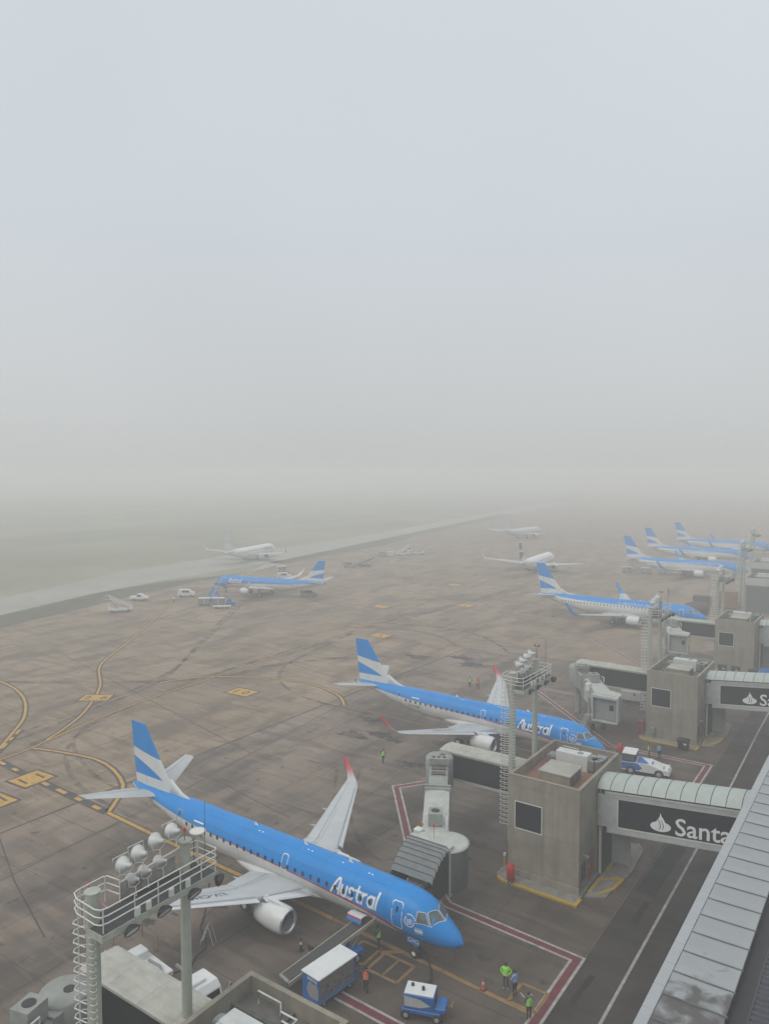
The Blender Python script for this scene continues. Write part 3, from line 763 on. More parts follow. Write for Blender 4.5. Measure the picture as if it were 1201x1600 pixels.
# stuff on the near roof
MB().bbox(1.5, 2.9, 4.4, 7.1, 7.97, 9.1, .05).build('plant_cabinet', ACWHITE, GA)
MB().box(.23, 6.0, 8.35, 8.6, 7.97, 8.2).build('cable_tray', CONCD, GA)
MB().box(3.0, 3.25, 5, 9.7, 7.97, 8.15).build('cable_tray', CONCD, GA)

# kerbed islands round the gatehouses
def kerb_island(x, y, label):
    k = thing('kerb_island', label, 'kerb', (x, y, 0), 0, 'kerbed islands round the gatehouses')
    pts = [(-.5, .1), (-.6, -.7), (-.2, -1.15), (.3, -1.35), (6.5, -1.45), (6.55, -.3), (6.45, 4.5), (6.45, 11), (-.4, 11)]
    MB().prism(pts, 0.0005, .13).build('paving', KERBC, k)
    def strip(name, p, m):
        mb = MB(); vs = ribbon(p, .28)
        b = [(q.x, q.y, .001) for pr in vs for q in pr]; t = [(q.x, q.y, .165) for pr in vs for q in pr]
        n = len(vs)
        mb.loft([[t[2 * i], t[2 * i + 1], b[2 * i + 1], b[2 * i]] for i in range(n)], smooth=False)
        mb.build(name, m, k)
    strip('painted_kerb', [(-.45, -.9), (-.2, -1.2), (.3, -1.4), (6.6, -1.5), (6.62, -.45)], YELLOW)
    strip('plain_kerb', [(-.5, 1.2), (-.62, .2), (-.6, -.5), (-.5, -.85)], KERBC)
    p2 = [(6.75, .2), (8.2, 1.0), (8.6, 6.3), (8.3, 10.6), (7.6, 11.4), (6.75, 11.4)]
    MB().prism(p2, 0.0005, .12).build('paving', KERBC, k)
    strip('painted_kerb', [(7.6, 1.2), (8.3, 2.6), (8.5, 4.6)], YELLOW)
    strip('painted_kerb', [(6.85, 1.0), (6.85, 3.4), (8.3, 4.5)], YELLOW)
    strip('painted_kerb', [(6.9, 5.2), (6.9, 11.2)], YELLOW)
    strip('plain_kerb', [(8.55, 4.8), (8.65, 6.4), (8.4, 10.4), (7.7, 11.5)], KERBC)
    return k
kerb_island(-27.6, 58.4, 'yellow edged kerb island round the foot of the terracotta roofed gatehouse')
kerb_island(-27.6, 99.75, 'faded kerb island round the gatehouse behind the tow tractor')
kerb_island(-27.6, 141.7, 'kerb island under the hazier gatehouse with the bins')

# ------------------------------------------------------------------ link bridges with the bank sign
def link_bridge(loc, label, lettered):
    """runs up to the terminal; local x along the bridge, y across (0 = near face)"""
    b = thing('link_bridge', label, 'footbridge', loc, 0, 'sloping footbridges to the terminal')
    Ln, SL = 12.4, .097
    def zz(x): return x * SL
    def sbox(x0, x1, y0, y1, z0, z1, m=None, mb=None):
        mb = mb or MB()
        v = [(x, y, z + zz(x)) for z in (z0, z1) for y in (y0, y1) for x in (x0, x1)]
        return mb.add(v, [(0, 2, 3, 1), (4, 5, 7, 6), (0, 1, 5, 4), (2, 6, 7, 3), (0, 4, 6, 2), (1, 3, 7, 5)])
    W = 3.3
    sbox(.02, Ln, .12, W - .12, 4.45, 7.2).build('corridor', LINKWHITE, b)
    m = sbox(.9, Ln, -.05, .10, 4.22, 4.50); sbox(.9, Ln, -.12, .10, 4.05, 4.215, mb=m); sbox(.9, Ln, .2, W - .2, 4.0, 4.44, mb=m); m.build('lower_beam', LINKWHITE, b)
    m = sbox(.7, Ln, -.10, .11, 7.12, 7.42); sbox(.7, Ln, -.16, .11, 7.425, 7.56, mb=m); m.build('upper_beam', LINKWHITE, b)
    sbox(1.85, Ln, -.02, .11, 4.62, 6.98).build('sign_panel', SIGNBLK, b)
    m = sbox(1.78, Ln, -.045, .10, 4.51, 4.61); sbox(1.78, Ln, -.045, .10, 6.99, 7.1, mb=m); sbox(1.76, 1.84, -.05, .10, 4.615, 6.985, mb=m); m.build('sign_frame', RAIL, b)
    sbox(.3, 1.75, -.03, .11, 4.51, 7.1).build('end_panel', LINKWHITE, b)
    sbox(.3, Ln, .0, W, 7.565, 7.72).build('gutter', GUTTER, b)
    # curved roof sheets
    prof = [(-.10, 7.72), (.10, 7.98), (.5, 8.24), (1.0, 8.40), (1.65, 8.46), (2.3, 8.40), (2.8, 8.24), (3.2, 7.98), (3.4, 7.72)]
    me = None; pw = 1.13
    rings = [[(x, y, z + zz(x)) for y, z in prof] for x in (.0125, pw - .0125)]
    me = MB().loft(rings, (True, True), False).build('roof_sheet', LINKROOF, b)
    for k in range(1, 11): link('roof_sheet', me.data, b, (k * pw, 0, zz(k * pw)))
    rib = MB().loft([[(x, y, z + .03 + zz(x)) for y, z in prof] for x in (-.03, .03)], (True, True), False, False).build('roof_rib', GUTTER, b)
    for k in range(1, 12): link('roof_rib', rib.data, b, (k * pw, 0, zz(k * pw) - .018))
    # landing below
    m = MB().box(.05, .25, .5, .7, -0.1, 7.5); m.box(.05, .25, W - .4, W - .2, .0, 7.5); m.build('support_post', RAIL, b)
    MB().box(.3, .36, .9, 3.0, .12, 4.2).build('stair_screen', BRIDGEDARK, b)
    MB().box(.05, 2.0, 3.0, 3.2, .12, 4.2).build('stair_wall', LINKWHITE, b)
    if lettered:
        M = Matrix.Rotation(-math.atan(SL), 4, 'Y')
        ax = M @ Vector((1, 0, 0)); ay = Vector((0, 0, 1))
        def P(x, z): return (x, -.028, z + zz(x))
        fl = MB()   # flame emblem: a bowl and two tongues
        def blob(pts, y=-.03): 
            n = len(pts); c = (sum(p[0] for p in pts) / n, sum(p[1] for p in pts) / n)
            fl.add([(c[0], y, c[1] + zz(c[0]))] + [(p[0], y, p[1] + zz(p[0])) for p in pts], [(0, i + 1, (i + 1) % n + 1) for i in range(n)])
        cx, cz = 5.30, 5.27
        ell = [(cx + .82 * math.cos(t), cz + .42 * math.sin(t)) for t in (2 * math.pi * k / 32 for k in range(32))]
        blob(ell)
        fl.build('sign_emblem', LETTER, b)
        f2 = MB(); fl = f2
        def tongue(pts, y): 
            v = [(x, y, z + zz(x)) for x, z in pts]
            f2.add(v, [(i, i + 1, len(v) - 2 - i, len(v) - 1 - i) for i in range(len(v) // 2 - 1)])
        def flame(dx, dz, w0, y, s=1.0):
            c = [(-.26, .10), (-.27, .32), (-.16, .56), (-.02, .82), (.02, 1.08)]
            r = [(.02, 1.08), (.14, .78), (.13, .55), (.07, .30), (.12, -.12)]
            tongue([(cx + dx + x * s, cz + dz + z * s) for x, z in c] + [(cx + dx + x * s, cz + dz + z * s) for x, z in reversed(r)], y)
        tongue([(cx + x, cz + z) for x, z in ((-.36, .05), (-.36, .34), (-.22, .62), (-.06, .86), (-.05, 1.16), (-.05, 1.16), (.08, .86), (.27, .58), (.40, .30), (.38, .0))], -.036)
        f2.build('sign_flame', LETTER, b)
        f3 = MB()
        for dx, s in ((.02, .80), (.28, .66)):
            c = [(-.02, .95), (-.01, .70), (.10, .46), (.17, .22), (.15, .0), (.06, -.24)]
            r = [(.0, 1.0), (.05, .72), (.17, .48), (.25, .22), (.23, -.02), (.09, -.30)]
            v = [(cx + dx - .2 + x * s, -.040, cz + z * s - .06 + zz(cx + dx)) for x, z in c] + [(cx + dx - .2 + x * s, -.040, cz + z * s - .06 + zz(cx + dx)) for x, z in reversed(r)]
            f3.add(v, [(i, i + 1, 10 - i, 11 - i) for i in range(5)])
        f3.build('emblem_line', SIGNBLK, b)
        flat_text('Santander', 2.0, 'sign_lettering', LETTER, b, P(6.40, 4.78), ax, ay)
    return b
link_bridge((-21.25, 62.4, 0), 'footbridge with black bank sign and curved pale roof beside the terracotta roofed gatehouse', True)
link_bridge((-21.25, 103.8, 0), 'farther footbridge with the same black bank sign, cut by the right edge of the picture', True)
link_bridge((-21.25, 145.8, 0), 'hazy footbridge end beside the gatehouse with the bins', False)

# ------------------------------------------------------------------ floodlight masts
def floodlight(root, p, yaw, pitch, r=.42, framed=True, name='floodlight'):
    m = MB()
    M = Matrix.Translation(p) @ Matrix.Rotation(yaw, 4, 'Z') @ Matrix.Rotation(pitch, 4, 'Y')
    prof = [(0.0, r), (.02, r * 1.04), (.10, r * .97), (.22, r * .80), (.36, r * .52), (.46, r * .34), (.50, r * .30), (.66, r * .28), (.70, r * .12)]
    n = 16
    rings = [[M @ Vector((-s, q * math.cos(a), q * math.sin(a))) for a in (2 * math.pi * k / n for k in range(n))] for s, q in prof]
    m.loft(rings, (False, True))
    m.add([M @ Vector((-.03, r * .97 * math.cos(a), r * .97 * math.sin(a))) for a in (2 * math.pi * k / n for k in range(n))], [tuple(range(n))], 1)
    o = m.build(name, [LAMPMETAL, LAMPGLASS], root)
    f = MB()
    if framed:
        s = r * 1.12
        f.tube([M @ Vector((.03, a * s, b * s)) for a, b in ((-1, -1), (1, -1), (1, 1), (-1, 1))], .025, 5, True)
    f.tube([M @ Vector((-.25, -r * .9, 0)), M @ Vector((-.25, -r * .95, -r * .8)), M @ Vector((-.3, 0, -r * 1.1)), M @ Vector((-.25, r * .95, -r * .8)), M @ Vector((-.25, r * .9, 0))], .022, 5)
    q = M @ Vector((-.3, 0, -r * 1.1))
    f.tube([q, (q[0] + .05, q[1], p[2] - .95 + .3)], .03, 5)
    f.build('lamp_bracket', RAIL, o)
    return o
def underlamp(root, p, yaw):
    M = Matrix.Translation(p) @ Matrix.Rotation(yaw, 4, 'Z') @ Matrix.Rotation(R(35), 4, 'Y')
    m = MB(); n = 14
    prof = [(.0, .30), (-.06, .32), (-.16, .28), (-.26, .17), (-.32, .1)]
    m.loft([[M @ Vector((s, q * math.cos(a) * 1.25, q * math.sin(a))) for a in (2 * math.pi * k / n for k in range(n))] for s, q in prof], (False, True))
    m.add([M @ Vector((-.03, .285 * 1.25 * math.cos(a), .285 * math.sin(a))) for a in (2 * math.pi * k / n for k in range(n))], [tuple(range(n))], 1)
    m.tube([M @ Vector((-.3, 0, 0)), (p[0] - .45, p[1], p[2] + .25)], .045, 5, mat=0)
    return m.build('spot_lamp', [BLACK, LAMPGLASS], root)

def light_mast(label, loc, detail=2, lamps=True, gauge=True):
    """local origin under the ladder column; second column at +y"""
    t = thing('light_mast', label, 'light mast', loc, 0, 'twin post floodlight masts')
    Fz, SP = 14.6, 5.25
    c = MB().cyl((0, 0, 0), (0, 0, 15.95), .33, .30, 20); c.cyl((0, 0, 15.95), (0, 0, 16.02), .36, n=20)
    c.build('ladder_post', CREAM, t)
    c = MB().cyl((0, SP, 0), (0, SP, 16.15), .27, .25, 20); c.cyl((0, SP, 16.15), (0, SP, 16.22), .36, n=16)
    c.build('post', CREAM, t)
    d = MB()
    x0, x1, y0, y1 = -.35, 1.32, .3, 6.15
    d.box(x0, x1, y0, y1, Fz - .05, Fz)
    d.box(x1 - .09, x1, y0, y1, Fz - .3, Fz - .052); d.box(x0, x0 + .09, y0, y1, Fz - .3, Fz - .052)
    d.box(x0 + .1, x1 - .1, y0, y0 + .09, Fz - .3, Fz - .052); d.box(x0 + .1, x1 - .1, y1 - .09, y1, Fz - .3, Fz - .052)
    d.box(.36, x1, -.45, .298, Fz - .05, Fz - .001); d.box(.36, x1, -.47, -.452, Fz - .3, Fz + .02); d.box(x1 - .09, x1, -.45, .298, Fz - .3, Fz - .052)
    d.build('platform', [CREAM], t)
    MB().box(x0 + .05, x1 - .05, y0 + .05, y1 - .05, Fz + .002, Fz + .03).build('deck_mat', DECK, t)
    MB().box(.37, x1 - .05, -.40, y0 + .045, Fz + .002, Fz + .03).build('deck_mat', DECK, t)
    # railings: three rails on the near side round to the ladder landing
    r = MB()
    for k, z in enumerate((Fz + .42, Fz + .76, Fz + 1.1)):
        loop = [(-.25, 1.6, z), (-1.05, 1.5, z), (-1.15, 1.3, z), (-1.1, .0, z), (-1.0, -.25, z), (-.5, -.45, z), (.9, -.5, z), (1.15, -.4, z), (1.25, -.1, z), (1.25, 3, z), (1.25, 6.1, z), (1.2, 6.22, z), (1.1, 6.25, z), (-.2, 6.25, z), (-.3, 6.2, z), (-.3, 5.6, z)]
        r.tube(loop, .032, 6)
    for p in ((-1.1, 1.4), (-1.1, .1), (.1, -.48), (1.2, -.3), (1.25, 1.3), (1.25, 2.6), (1.25, 3.9), (1.25, 5.2), (1.25, 6.1), (-.25, 6.22), (-.25, 1.6)):
        r.cyl((p[0], p[1], Fz - .1), (p[0], p[1], Fz + 1.1), .028, n=6)
    r.build('railing', RAIL, t)
    s = MB().box(-.33, -.25, 1.6, SP - .4, Fz + .05, Fz + .9)
    s.build('back_board', BOARD, t)
    MB().cyl((-.29, 1.6, Fz + .95), (-.29, SP, Fz + 1.15), .05, n=8).build('lamp_rail', RAIL, t)
    # cage hoops and rungs
    hoop = [(-.20, -.26, 0), (-.45, -.30, 0), (-.95, -.38, 0), (-1.10, -.22, 0), (-1.10, .15, 0), (-.95, .28, 0), (-.45, .3, 0), (-.2, .25, 0)]
    zs = [1.6 + .44 * k for k in range(30)]
    if detail >= 2:
        h = MB().tube(hoop, .032, 5).build('cage_hoop', RAIL, t, (0, 0, zs[0]))
        for z in zs[1:]: link('cage_hoop', h.data, t, (0, 0, z))
        g = MB().tube([(.28, -.1, 0), (.42, -.14, 0), (.42, -.32, 0), (.2, -.36, 0)], .022, 4).build('step_iron', RAIL, t, (0, 0, .5))
        for k in range(1, 46): link('step_iron', g.data, t, (0, 0, .5 + .31 * k))
    else:
        h = MB()
        for z in zs: h.tube([(x, y, z) for x, y, _ in hoop], .034, 4)
        tag(h.build('ladder_cage', RAIL, t), kind='stuff')
    st = MB()
    for p in ((-1.1, .0), (-.6, -.36)): st.cyl((p[0], p[1], 1.6), (p[0], p[1], Fz + 1.0), .018, n=4)
    st.build('cage_strap', RAIL, t)
    if lamps:
        for k, (y, z, fr) in enumerate(((1.9, 16.25, True), (2.75, 16.45, True), (3.75, 16.65, False), (4.75, 16.75, True))):
            floodlight(t, (-.45, y, z), R(180), R(14), .38, fr)
        for y, z in ((2.3, 15.35), (3.0, 15.45), (3.9, 15.55)): floodlight(t, (-.42, y, z), R(180), R(20), .30, False)
        for y in (.95, 2.75, 4.55, 6.2): underlamp(t, (1.55, y, Fz - .42), R(0) if y < 6 else R(50))
    if detail >= 2:
        a = MB().cyl((0.05, SP - .05, 16.2), (0.05, SP - .05, 16.75), .022, n=5); a.cyl((.05, SP - .05, 16.7), (.05, SP - .05, 16.85), .07, n=8)
        a.build('warning_lamp', SIGNRED, t)
        a = MB().cyl((.8, 5.85, Fz), (.8, 5.85, Fz + 3.6), .014, n=4); a.build('aerial', BLACK, t)
        a = MB()
        if not gauge:
            a.cyl((.1, 6.0, Fz), (.1, 6.0, Fz + 1.75), .03, n=6); a.lathe_z((.1, 6.0, Fz + 1.72), [(0, .1), (.05, .42), (.09, .42), (.12, .3)], 16); a.build('white_dome', RAIL, t); a = MB()
        a.cyl((-.2, 6.0, Fz), (-.2, 6.0, Fz + 2.7 if gauge else Fz + 1.3), .02, n=4)
        if gauge: a.obox((-.2, 6.0, Fz + 2.7), (.5, .05, .05)).lathe_z((-.42, 6, Fz + 2.7), [(0, .03), (.06, .09), (.14, .06), (.2, .02)], 8).lathe_z((.02, 6, Fz + 2.7), [(0, .03), (.06, .09), (.14, .06), (.2, .02)], 8)
        a.build('wind_gauge', BLACK, t)
        for y in (1.4, 2.0, 3.3, 4.3):
            b_ = MB().box(1.27, 1.37, y - .12, y + .12, Fz + .05, Fz + .42).build('junction_box', RAIL, t)
    return t
light_mast('nearest floodlight mast with caged ladder, rusty boards and eight big lamps, lower left', (-29.45, 19.55, 0), gauge=False)
light_mast('floodlight mast standing behind the terracotta roofed gatehouse', (-29.95, 64.0, 0))
light_mast('floodlight mast in front of the blue and white airliner with the upturned blue wingtip', (-29.05, 106.1, 0))
light_mast('hazy floodlight mast beside the tan container', (-28.7, 148.5, 0), 1)
light_mast('fainter floodlight mast beside the dark fronted gatehouse', (-35.3, 211, 0), 1)
light_mast('faintest floodlight mast, farthest along the row, almost lost in fog', (-41.0, 262, 0), 1)

# ------------------------------------------------------------------ boarding bridges
def seg_tunnel(root, name, p0, p1, w, h0, z0, z1, mats, n_rib=0):
    """tunnel box between two plan points; floor heights z0->z1"""
    a = Vector((p0[0], p0[1], z0)); b = Vector((p1[0], p1[1], z1)); d = (b - a).normalized(); s = Vector((-d.y, d.x, 0)).normalized(); up = Vector((0, 0, 1))
    m = MB()
    # slightly crowned roof
    prof = [(-w / 2, 0), (w / 2, 0), (w / 2, h0 - .12), (w / 4, h0 - .02), (0, h0), (-w / 4, h0 - .02), (-w / 2, h0 - .12)]
    m.loft([[p + s * x + up * z for x, z in prof] for p in (a, b)], smooth=False, mat=[0, 1, 1, 1, 1, 1, 1])
    L_ = (b - a).length
    for k in range(n_rib):
        t = (k + .5) / n_rib; p = a.lerp(b, t)
        for sg in (-1, 1):
            q = p + s * sg * (w / 2 + .02) + up * (h0 / 2 - .05)
            m.obox(q, (.12, .06, h0 - .15), math.atan2(d.y, d.x), mat=1)
    return m.build(name, mats, root), a, b, d, s
DRUM = mat('drum_grey', (0.13, 0.14, 0.135), 0.55, var=.12, streak=.15)
BRIDGEDARK.node_tree.nodes['Principled BSDF'].inputs['Specular IOR Level'].default_value = .15
def boarding_bridge(label, rot_c, cab_c, face, wall_x, yf, docked, ac_at=.72, fixed_y=2.1, tel=True, z_cab=2.75, power=True):
    """rot_c, cab_c in world plan coordinates; face = heading of the cab mouth"""
    t = thing('boarding_bridge', label, 'boarding bridge', (rot_c[0], rot_c[1], 0), 0, 'boarding bridges of the stands')
    ox, oy = rot_c
    FZ = 4.15
    # fixed tunnel from the gatehouse wall
    xa, xb = -.2, wall_x - ox
    y0, y1 = yf - oy, yf - oy + fixed_y
    f = MB().box(xa, xb, y0 + .05, y1 - .05, FZ + .12, 6.72); f.build('fixed_tunnel', BRIDGEDARK, t)
    k = MB()
    k.box(xa, xb, y0 - .02, y1 + .02, FZ - .12, FZ + .118)
    for x in (xa + .05, xa + .35):
        k.box(x, x + .07, y0, y0 + .049, FZ + .12, 6.7)
    k.build('floor_beam', BRIDGELIGHT, t)
    n = 4; step = (xb - xa + .6) / n; rm = None
    for i in range(n):      # roof sheets
        a, b = xa - .6 + step * i + .008, xa - .6 + step * (i + 1) - .008
        rr = MB().loft([[(x, y0 - .22, 6.80), (x, y0 - .22, 6.94), (x, y0 - .05, 6.965), (x, y0 + .0, 7.02), (x, y0 + .07, 7.02), (x, y0 + .12, 6.99), (x, y0 + .55, 7.04), (x, y0 + .6, 7.09), (x, y0 + .67, 7.09), (x, y0 + .72, 7.05), (x, (y0 + y1) / 2, 7.10), (x, y1 - .72, 7.05), (x, y1 - .67, 7.09), (x, y1 - .6, 7.09), (x, y1 - .55, 7.04), (x, y1 - .12, 6.99), (x, y1 - .07, 7.02), (x, y1, 7.02), (x, y1 + .05, 6.965), (x, y1 + .22, 6.94), (x, y1 + .22, 6.80)] for x in (a, b)], smooth=False)
        rr.build('roof_sheet', BRIDGEROOF, t)
    k = MB().box(xa - .5, xb, y0 - .1, y0 + .04, 6.64, 6.79); k.box(xa - .5, xb, y1 - .04, y1 + .1, 6.64, 6.79); k.build('eave', BRIDGELIGHT, t)
    # rotunda
    m = MB().lathe_z((0, 0, 0), [(FZ - .3, 1.25), (FZ - .1, 1.35), (6.7, 1.35), (6.85, 1.25), (6.95, .6)], 24)
    rt = m.build('rotunda', BRIDGEGREY, t)
    m = MB().cyl((.3, .1, 6.9), (.3, .1, 7.0), .3, n=14); m.build('roof_vent', BLACK, rt)
    MB().cyl((0, 0, 0), (0, 0, FZ - .25), .42, n=16).build('rotunda_column', BRIDGEGREY, t)
    if not tel: return t
    cx, cy = cab_c[0] - ox, cab_c[1] - oy
    D = Vector((cx, cy, 0)); Ld = D.length; d = D.normalized(); rz = math.atan2(d.y, d.x)
    side = Vector((-d.y, d.x, 0))
    def at(s): return (d.x * s, d.y * s)
    def zf(s): return FZ + (z_cab - FZ) * max(0, (s - 1)) / (Ld - 1)
    # three telescoping lengths
    s1, s2 = Ld * .42, Ld * .42
    o1, *_ = seg_tunnel(t, 'inner_tunnel', at(1.0), at(s1 + 1.0), 1.75, 2.45, zf(1) + .1, zf(s1 + 1) + .1, [BRIDGELIGHT, BRIDGEGREY], 3)
    o2, *_ = seg_tunnel(t, 'outer_tunnel', at(s2), at(Ld - .6), 2.15, 2.8, zf(s2), zf(Ld - .6), [BRIDGELIGHT, BRIDGELIGHT], 3)
    m = MB()
    for s, w, h in ((1.6, 1.9, 2.62), (s2 - .15, 2.4, 2.95), (s2 + .35, 2.3, 2.92), (Ld - 1.2, 2.35, 2.95)):
        p = at(s); MB().obox((p[0], p[1], zf(s) + h / 2), (.22, w, h), rz).build('tunnel_frame', BRIDGEGREY, t)
    m = MB()     # cable trays on the roof of the outer tunnel, dark wells between the frames
    for s in (2.4, 3.4):
        p = at(s); m.obox((p[0], p[1], zf(s) + 2.6), (.7, 1.35, .06), rz)
    m.build('roof_well', CONCD, t)
    m = MB()
    p = at(1.45 if power else 4.6); m.obox((p[0], p[1], 7.0), (1.0, 1.8, .55), rz)
    u = m.build('power_unit', BRIDGEGREY, t)
    m = MB()
    for q in (-.5, 0, .5):
        v = Vector((p[0], p[1], 0)) + side * q; m.cyl((v.x, v.y, 7.28), (v.x, v.y, 7.33), .17, n=10)
    m.build('fan', BLACK, u)
    # air-conditioning box near the cab
    s = Ld * ac_at; p = at(s); zt = zf(s) + 2.8
    m = MB().obox((p[0], p[1], zt + .5), (1.35, 1.15, 1.0), rz)
    u = m.build('cooling_unit', BRIDGEGREY, t)
    m = MB().cyl((p[0], p[1], zt + 1.0), (p[0], p[1], zt + 1.03), .36, n=16); m.build('fan', BLACK, u)
    q = Vector((p[0], p[1], 0)) + side * .95 + d * .3
    m = MB().tube([(q.x, q.y, zt + .05), (q.x, q.y, zt + .7), (q.x + d.x * .8, q.y + d.y * .8, zt + .7), (q.x + d.x * .8, q.y + d.y * .8, zt + .05)], .06); m.build('pipe', RAIL, t)
    q = Vector((p[0], p[1], 0)) - side * 1.3 + d * 1.3
    m = MB().bbox(q.x - .35, q.x + .35, q.y - .3, q.y + .3, zf(s) + 1.9, zf(s) + 2.9, .08); m.build('control_cabinet', RAIL, t)
    q = Vector((p[0], p[1], 0)) - side * 1.25 + d * .3
    m = MB()
    for k in range(5 if power else 0): m.tube([(q.x + .22 * math.cos(a) * (1 - .08 * k), q.y + .22 * math.sin(a), zf(s) + 2.3 + .12 * k + .1 * math.sin(a)) for a in (2 * math.pi * j / 10 for j in range(10))], .05, 5, True)
    if power: m.build('cable_coil', MARKYC, t)
    # cab
    fx, fy = math.cos(face), math.sin(face); F = Vector((fx, fy, 0)); Sd = Vector((-fy, fx, 0))
    z0, z1 = z_cab - .25, z_cab + 3.05
    c = Vector((cx, cy, 0)); hw = 1.6
    pts = [(c + F * .7 + Sd * hw), (c + F * .7 - Sd * hw)]
    for k in range(9):
        a = math.pi * k / 8
        pts.append(c - Sd * hw * math.cos(a) - F * (1.25 * math.sin(a) + .1))
    m = MB().prism([(q.x, q.y) for q in pts], z0, z1); cab = m.build('cab', BRIDGEGREY, t)
    m = MB()
    pts2 = [c + (q - c) * 1.04 for q in pts]
    m.prism([(q.x, q.y) for q in pts2], z1 + .002, z1 + .14); m.build('cab_roof', BRIDGELIGHT, t)
    # bogie
    b = c - d * 3.4
    m = MB()
    for sg in (-1, 1): m.obox((b.x + side.x * sg * 1.25, b.y + side.y * sg * 1.25, (zf(Ld - 3) + .5) / 2 + .6), (.35, .3, zf(Ld - 3) + .9), rz)
    m.obox((b.x, b.y, 1.0), (.5, 2.6, .45), rz)
    m.build('lift_column', BRIDGEGREY, t)
    for sg in (-1, 1):
        w = MB(); q = b + side * sg * .75; w.cyl(q + side * .16 + Vector((0, 0, .5)), q - side * .16 + Vector((0, 0, .5)), .5, n=18); w.build('wheel', RUBBER, t)
    # service stair by the cab
    m = MB(); q0 = c - d * 1.6 - side * 2.0
    for k in range(9): m.obox((q0.x - d.x * .3 * k, q0.y - d.y * .3 * k, z_cab - .3 * k), (.28, .9, .05), rz)
    for sg in (-.45, .45):
        m.tube([q0 + side * sg + Vector((0, 0, z_cab + .9)), q0 - d * 2.6 + side * sg + Vector((0, 0, 1.1)), q0 - d * 2.7 + side * sg + Vector((0, 0, .05))], .035, 5)
        m.tube([q0 + side * sg + Vector((0, 0, z_cab)), q0 - d * 2.6 + side * sg + Vector((0, 0, .15))], .06, 5)
    if not docked: m.build('stair', BRIDGELIGHT, t)
    if docked:
        dc = c - F * .55 + Sd * .85
        MB().lathe_z((dc.x, dc.y, z0), [(0, 1.5), (.15, 1.66), (z1 - z0 - .05, 1.66)], 28).build('cab_drum', DRUM, t)
        MB().lathe_z((dc.x, dc.y, z1 - .04), [(0, 1.74), (.10, 1.74), (.16, 1.5), (.2, .5)], 28).build('drum_roof', BRIDGELIGHT, t)
        # folded hood reaching to the fuselage: pleats parallel to the cabin wall
        n = 15; rings = []
        m = MB(); H = hw + .22
        for k in range(n):
            u_ = k / (n - 1)
            out = .75 + 2.55 * u_; top = z1 + .25 - .15 * u_ - 1.35 * u_ ** 2.0
            dz = .24 if k % 2 else 0.0
            p = c + F * out
            rings.append([p - Sd * H + Vector((0, 0, z0 + .3)), p - Sd * H + Vector((0, 0, top - .15 + dz)), p - Sd * (H - .15) + Vector((0, 0, top + dz)), p + Sd * (H - .15) + Vector((0, 0, top + dz)), p + Sd * H + Vector((0, 0, top - .15 + dz)), p + Sd * H + Vector((0, 0, z0 + .3))])
        m.loft(rings, (False, False), False, False, mat=[1, 0, 0, 0, 1])
        for k in range(1, n, 2):  # dark tubes added along the pleats stand in for fold shade
            q = rings[k]; MB().tube([q[1] + Vector((0, 0, .02)), q[2] + Vector((0, 0, .03)), q[3] + Vector((0, 0, .03)), q[4] + Vector((0, 0, .02))], .028, 5).build('pleat_shade', GUTTER, t)
        m.build('hood', [CANOPY, BLACK], t)
        m = MB(); p = c + F * .62
        m.obox((p.x, p.y, z1 + .28), (.9, 2 * H + .1, .14), face); m.build('hood_cover', BRIDGELIGHT, t)
        m = MB()
        for sg in (-1, 1):
            q = p + Sd * sg * (H + .05); MB().obox((q.x, q.y, (z0 + z1) / 2 + .05), (.5, .12, z1 - z0 + .3), face).build('hood_post', BRIDGELIGHT, t)
        m = MB(); m.cyl((c.x, c.y, z1 + .1), (c.x, c.y, z1 + 1.3), .02, n=5); m.cyl((c.x, c.y, z1 + 1.25), (c.x, c.y, z1 + 1.42), .08, n=8); m.build('beacon', SIGNRED, t)
    else:
        p = c + F * .72
        m = MB()
        for a, b_, z_, h_ in ((0, 2 * hw + .2, z1 - .1, .3), (0, 2 * hw + .2, z0 + .02, .14)): m.obox((p.x + F.x * .3, p.y + F.y * .3, z_), (.75, b_, h_), face)
        for sg in (-1, 1):
            q = p + Sd * sg * (hw + .02) + F * .3; m.obox((q.x, q.y, (z0 + z1) / 2 - .05), (.7, .16, z1 - z0 - .1), face)
        m.build('hood_frame', BRIDGELIGHT, t)
        m = MB().obox((p.x + F.x * .05, p.y + F.y * .05, (z0 + z1) / 2), (.08, 2 * hw - .2, z1 - z0 - .4), face); sh = m.build('shutter', ACGREY, t)
        q = p + Sd * .75 + F * .12
        m = MB().obox((q.x, q.y, z0 + 1.35), (.05, 1.1, 2.3), face); dr = m.build('door', ACGREY, t)
        m = MB().obox((q.x + F.x * .03, q.y + F.y * .03, z0 + 1.85), (.03, .55, .75), face); m.build('pane', GLASS, dr)
    return t
MARKYC = mat('cable_ochre', (0.30, 0.17, 0.04), 0.7)
boarding_bridge('boarding bridge docked at the nearest airliner, grey pleated hood over its door', (-37.2, 63.0), (-29.75, 49.6), R(-90), -27.5, 64.55, True, .79)
boarding_bridge('boarding bridge standing free with a grey shuttered cab, nose of second airliner before it', (-38.6, 104.6), (-31.5, 96.2), R(-90), -27.5, 105.6, False, .55)
boarding_bridge('hazy boarding bridge with a shuttered cab in front of the farther gatehouse', (-36.9, 146.3), (-33.2, 140.6), R(-90), -27.5, 147.4, False, .5)
boarding_bridge('boarding bridge with stained roof and fan unit in the lower left corner', (-36.6, 22.5), (-34.0, 12.6), R(-90), -27.2, 24.1, False, .235, power=False)

